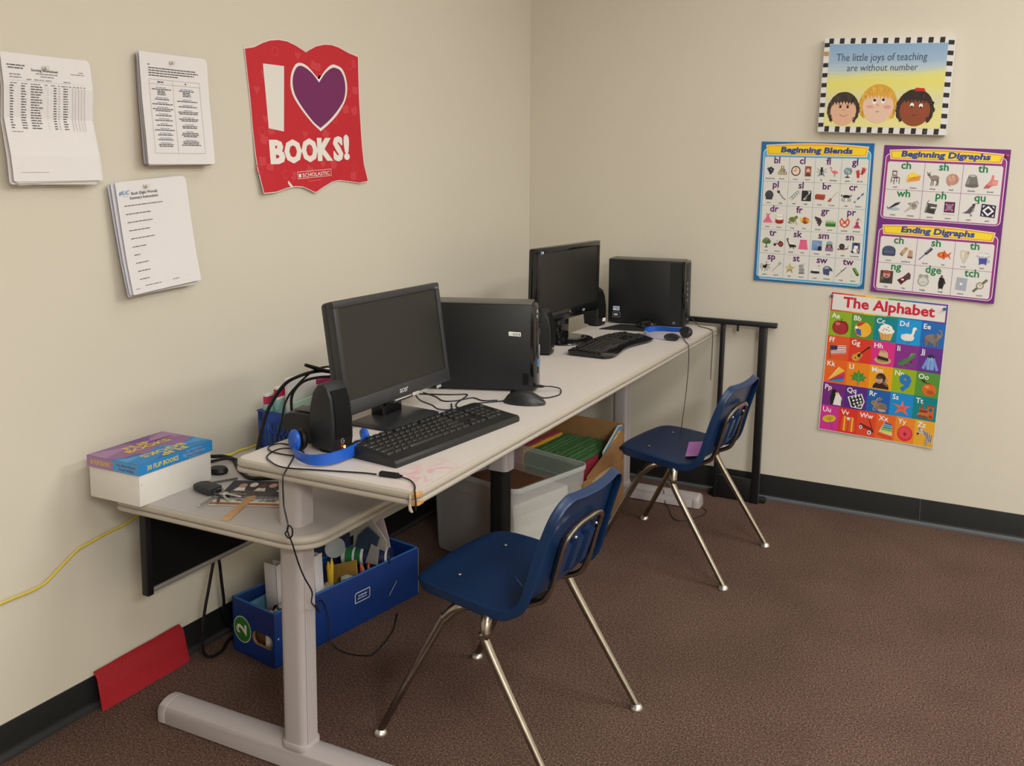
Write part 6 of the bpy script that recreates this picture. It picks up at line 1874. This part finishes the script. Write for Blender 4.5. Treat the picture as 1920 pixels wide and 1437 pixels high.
# near pair, lying round the foot of the speaker
t = thing('headphones', 'blue headphones lying round the front of the near speaker', 'headphones', (.65, -2.15, ZT), 0, 'blue headphones')
O = Vector((.65, -2.15))
def rel(pts): return [(x - O.x, y - O.y) for x, y in pts]
b = MB()
ribbon(b, M_BLUP, rel([(.585, -2.190), (.602, -2.215), (.640, -2.243), (.685, -2.255), (.716, -2.235), (.727, -2.195), (.724, -2.150), (.705, -2.105), (.683, -2.078)]), lambda q: .004 + .006 * abs(q - .5), lambda q: .016 + .014 * q + .006 * math.sin(q * 3.14), .004)
hb = b.build('headband', t)
p = Sheet(.0003); p.text('#7f9fdc', 'Labsonic', 0, 0, .010, 1, shear=.2, width=.045)
p.build('lettering', lambda u, v, n: Vector((.7285 - O.x + n + .000, -2.172 - O.y + u, .014 + v)), hb)
b = MB(); b.lathe(M_BLUP, [(0, -.007), (.017, -.007), (.020, -.003), (.020, .003), (.016, .008), (0, .009)], 24, sy=1.25, M=tr(.582 - O.x, -2.190 - O.y, .026) @ rotz(R(-112)) @ roty(R(90)) @ rotz(R(90)))
ec = b.build('ear_cup', t)
b = MB(); b.lathe(M_BLK, [(0, 0), (.018, 0), (.021, .005), (.018, .011), (0, .010)], 24, sy=1.2, M=tr(.5865 - O.x, -2.179 - O.y, .026) @ rotz(R(68)) @ roty(R(90)) @ rotz(R(90))); b.build('ear_cushion', ec)
b = MB(); b.lathe(M_BLUP, [(0, -.006), (.015, -.006), (.018, 0), (.014, .007), (0, .008)], 22, M=tr(.682 - O.x, -2.070 - O.y, .021) @ rotz(R(60)) @ roty(R(80))); b.build('ear_cup', t)
z = .0032
cord = [(.575, -2.178, .012), (.548, -2.163, z), (.515, -2.168, z), (.512, -2.198, z), (.545, -2.222, z), (.600, -2.222, z), (.622, -2.205, z), (.590, -2.188, z + .003), (.552, -2.205, z + .003), (.556, -2.248, z), (.592, -2.276, z), (.645, -2.292, z), (.722, -2.270, z), (.808, -2.242, z), (.842, -2.235, z)]
b = MB(); b.tube(M_CAB, [(x - O.x, y - O.y, zz) for x, y, zz in cord], r=.0017, seg=7)
co = b.build('cord', t)
b = MB(); b.box(M_BLK, -.022, .022, -.0065, .0065, 0, .010, bev=.003, M=tr(.870 - O.x, -2.229 - O.y, .0005) @ rotz(R(8))); b.lathe(M_BLK, [(0, 0), (.004, 0), (.003, .008), (0, .008)], 10, M=tr(.892 - O.x, -2.226 - O.y, .005) @ rotz(R(8)) @ roty(R(90)))
b.build('inline_control', co)
b = MB(); b.tube(M_CAB, [(x - O.x, y - O.y, zz) for x, y, zz in [(.892, -2.226, .005), (.925, -2.232, .003), (.952, -2.255, .003), (.966, -2.275, .002), (.9735, -2.2835, -.004), (.9760, -2.2855, -.018), (.9765, -2.286, -.034)]], r=.0016, seg=7)
b.build('cord', t)
# cord hanging down in front of the near leg
hg = MB()
P = [(.590, -2.19, ZT + .0032), (.618, -2.235, ZT + .0032), (.650, -2.285, ZT + .0032), (.664, -2.310, ZT + .001), (.668, -2.3215, ZT - .010), (.670, -2.323, .66), (.674, -2.325, .645), (.690, -2.333, .617), (.686, -2.333, .604), (.682, -2.333, .598), (.690, -2.333, .590), (.700, -2.333, .596), (.702, -2.334, .612), (.694, -2.335, .618), (.690, -2.335, .606), (.698, -2.331, .580), (.700, -2.326, .560), (.703, -2.316, .525), (.711, -2.310, .498), (.712, -2.29, .460), (.665, -2.240, .405), (.655, -2.215, .380), (.52, -2.05, .265), (.34, -1.85, .162), (.318, -1.806, .140), (.328, -1.795, .09), (.345, -1.805, .03), (.385, -1.80, .004), (.450, -1.785, .003), (.462, -1.755, .002), (.436, -1.645, .002), (.405, -1.585, .002), (.379, -1.540, .002)]
hg.tube(M_CAB, P, r=.0017, seg=7, smooth=4)
tag(hg.build('hanging_cord'), 'thin dark cord with a loose knot hanging down past the near table leg', 'cord')
# far pair
t = thing('headphones', 'blue headphones with black ear cushions in front of the far tower', 'headphones', (.82, -.43, ZT), 0, 'blue headphones')
O = Vector((.82, -.43))
b = MB(); ribbon(b, M_BLUP, rel([(.872, -.388), (.835, -.384), (.790, -.374), (.755, -.378), (.736, -.402), (.738, -.430)]), lambda q: .020 - .016 * q, lambda q: .036 - .008 * q, .005); b.build('headband', t)
b = MB(); ribbon(b, mat('#c3bfd0', .5), rel([(.738, -.430), (.755, -.455), (.80, -.470), (.850, -.478)]), lambda q: .002, lambda q: .020, .004); plabel(b.build('band_lining', t), 'pale inner side of the band')
for (x, y, zz, rz, lay) in ((.862, -.474, .0135, 8, 90), (.893, -.402, .024, -30, 60)):
    b = MB(); M = tr(x - O.x, y - O.y, zz) @ rotz(R(rz)) @ rotx(R(lay))
    b.lathe(mat('#17181b', .55, bump=.3, bscale=200), [(0, -.012), (.020, -.012), (.025, -.006), (.0255, .004), (.021, .011), (.012, .009), (0, .008)], 26, M=M @ Matrix.Diagonal((1.15, .55 if lay == 90 else .85, 1, 1)))
    b.build('ear_cushion', t)
hc = [(.885, -.425, .012), (.912, -.470, .003), (.930, -.500, .002), (.9385, -.508, -.004), (.9415, -.510, -.03), (.9415, -.510, -.09), (.940, -.528, -.19), (.938, -.560, -.30), (.92, -.56, -.45)]
b = MB(); b.tube(mat('#3a3230', .5), [(x - O.x, y - O.y, zz) for x, y, zz in hc], r=.0016, seg=7); b.build('cord', t)

def local(o, pts):
    c, s_ = math.cos(o.rotation_euler.z), math.sin(o.rotation_euler.z)
    return [((x - o.location.x) * c + (y - o.location.y) * s_, -(x - o.location.x) * s_ + (y - o.location.y) * c, z - o.location.z) for x, y, z in pts]
def cable(name, label, pts, r, m=None, cat='cable', seg=8, group=None, parent=None):
    mb = MB(); mb.tube(m or M_CAB, local(parent, pts) if parent else pts, r=r, seg=seg)
    if parent:
        return mb.build(name, parent)
    return tag(mb.build(name), label, cat, group)
M_YEL = mat('#d8c23c', rough=.45, spec=.4)
cable('yellow_cable', 'yellow network cable running along the left wall below the shelf', [(.012, -2.75, .352), (.012, -2.62, .362), (.012, -2.52, .3716), (.013, -2.424, .3734), (.012, -2.375, .397), (.012, -2.325, .4244), (.012, -2.304, .4284), (.012, -2.236, .4381), (.014, -2.19, .443), (.02, -2.1, .47), (.03, -2.0, .50)], .0028, M_YEL)
cable('yellow_cable', 'yellow network cable lying on the lower shelf by the blue basket', [(.062, -2.06, ZL + .004), (.095, -1.99, ZL + .004), (.128, -1.945, ZL + .004), (.122, -1.905, ZL + .004), (.128, -1.872, ZL + .004), (.120, -1.80, ZL + .004), (.105, -1.7, ZL + .004)], .003, M_YEL)
cable('power_cable', 'thick black cable rising from the shelf over the blue basket', [(.300, -2.030, ZL + .006), (.300, -2.016, .641), (.300, -1.983, .721), (.30, -1.923, .7786), (.30, -1.862, .7936), (.30, -1.777, .792), (.32, -1.706, .775), (.40, -1.66, .76), (.52, -1.72, .80)], .0048)
cable('monitor_cable', 'thin black cable looping down in front of the blue basket', [(.300, -1.952, ZL + .004), (.300, -1.947, .6455), (.30, -1.930, .687), (.30, -1.914, .734), (.30, -1.873, .768), (.30, -1.788, .800), (.33, -1.7145, .795), (.45, -1.69, .80), (.54, -1.75, .83)], .0028)
cable('video_cable', 'black cable curling from behind the near speaker over the basket', [(.33, -1.905, ZL + .004), (.32, -1.900, .66), (.312, -1.905, .72), (.305, -1.890, .755), (.305, -1.850, .777), (.31, -1.79, .778), (.34, -1.73, .772), (.46, -1.70, .79)], .0038)
cable('cable_end', 'stiff black cable end sticking up above the blue basket', [(.30, -1.835, .8196), (.305, -1.80, .805), (.31, -1.76, .789), (.33, -1.72, .780), (.42, -1.70, .785)], [.0045, .0055, .006, .005, .004, .0035])
cable('power_cable', 'black cord on the lower shelf passing behind the white box', [(.062, -1.992, ZL + .005), (.104, -1.985, ZL + .006), (.130, -1.972, ZL + .007), (.171, -1.975, ZL + .006), (.220, -2.010, ZL + .005), (.275, -2.045, ZL + .005), (.33, -2.06, ZL + .005), (.40, -2.0, ZL + .005)], .005)
cable('power_cable', 'second black cord on the lower shelf, farther from the white box', [(.08, -2.03, ZL + .005), (.128, -2.022, ZL + .005), (.165, -1.992, ZL + .012), (.204, -1.974, ZL + .005), (.26, -1.965, ZL + .005), (.36, -1.95, ZL + .005)], .0042)
od = MB(); od.lathe(M_BLK, [(0, 0), (.020, 0), (.022, .006), (.018, .014), (0, .016)], 22, sx=1.2, M=tr(0, 0, 0)); o = od.build('black_disc'); o.location = (.208, -2.062, ZL + .0005)
tag(o, 'small round black plastic disc peeking out behind the white box', 'disc')
pn = MB(); pn.tube(mat('#4a4a4c', .4), [(.245, -2.160, ZL + .004), (.272, -2.110, ZL + .004), (.290, -2.078, ZL + .004)], r=.0026, seg=8, smooth=0)
tag(pn.build('stylus'), 'thin dark grey pen lying between the white box and the keys', 'pen')
cable('black_cable', 'black cord hanging from the panel and curving along the floor behind the blue box', [(.092, -1.960, .50), (.092, -1.968, .36), (.092, -1.9733, .3107), (.090, -1.985, .26), (.088, -1.996, .2133), (.086, -2.012, .15), (.085, -2.0195, .10), (.084, -2.022, .05), (.084, -2.012, .020), (.086, -1.985, .0065), (.080, -1.945, .0055), (.05, -1.88, .0055), (.045, -1.7, .0055)], .0042)
cable('black_cable', 'black cord hanging straight down behind the blue box', [(.090, -1.958, .50), (.090, -1.962, .36), (.090, -1.966, .31), (.086, -1.955, .26), (.080, -1.945, .2076), (.075, -1.934, .1439), (.055, -1.915, .09), (.05, -1.88, .03), (.05, -1.80, .006)], .0042)
# cords on the table top
cable('cord', 'thin black cord running from the nearer mouse to behind its monitor', [(.785, -1.560, ZT + .004), (.752, -1.590, ZT + .002), (.712, -1.640, ZT + .002), (.710, -1.688, ZT + .002), (.690, -1.690, ZT + .002), (.668, -1.655, ZT + .002), (.655, -1.600, ZT + .002), (.640, -1.56, ZT + .002), (.600, -1.585, ZT + .002), (.52, -1.62, ZT + .002)], .0018, parent=near_mouse)
cable('cord', 'thin black cord crossing the table between the nearer monitor and tower', [(.748, -1.575, ZT + .002), (.715, -1.598, ZT + .002), (.675, -1.585, ZT + .002), (.655, -1.630, ZT + .002), (.640, -1.648, ZT + .002), (.618, -1.652, ZT + .002), (.575, -1.622, ZT + .002), (.52, -1.60, ZT + .002)], .0018, parent=ky)
cable('cord', 'black cord dropping from the nearer monitor onto its base', [(.598, -1.80, ZT + .10), (.605, -1.775, ZT + .06), (.622, -1.765, ZT + .03), (.650, -1.750, ZT + .016), (.668, -1.745, ZT + .006), (.69, -1.72, ZT + .002), (.66, -1.67, ZT + .002)], .0022, parent=near_monitor)
t = thing('audio_lead', 'black lead plugged into the lower front of the nearer tower', 'cable', (.790, -1.436, ZT), 0)
cable('wire', '', [(.812, -1.430, ZT + .018), (.822, -1.423, ZT + .018), (.832, -1.405, ZT + .014), (.845, -1.385, ZT + .006), (.862, -1.412, ZT + .002), (.868, -1.450, ZT + .002), (.850, -1.490, ZT + .002), (.822, -1.478, ZT + .002)], .0018, parent=t)
pl = MB(); pl.lathe(M_BLK, [(0, 0), (.0045, 0), (.0045, .018), (.0025, .028), (0, .028)], 12, M=tr(0, 0, .018) @ rotz(R(18)) @ roty(R(90)))
pl.build('plug', t)
cable('thin_cable', 'thin grey cable from the far tower over the far table corner', [(.812, -.100, ZT + .032), (.828, -.105, ZT + .020), (.855, -.125, ZT + .003), (.895, -.150, ZT + .002), (.925, -.180, ZT + .002), (.9325, -.190, ZT - .006), (.934, -.191, ZT - .05), (.93, -.19, ZT - .2)], .0016, mat('#3a3836', .5))
cable('thin_cable', 'thin dark cable on the carpet by the far foot under the farther chair', [(.93, -.24, .003), (.955, -.27, .002), (.95, -.33, .002), (.905, -.41, .002), (.86, -.40, .002), (.81, -.31, .002), (.78, -.27, .012), (.77, -.262, .06)], .0016, mat('#1a1414', .6))
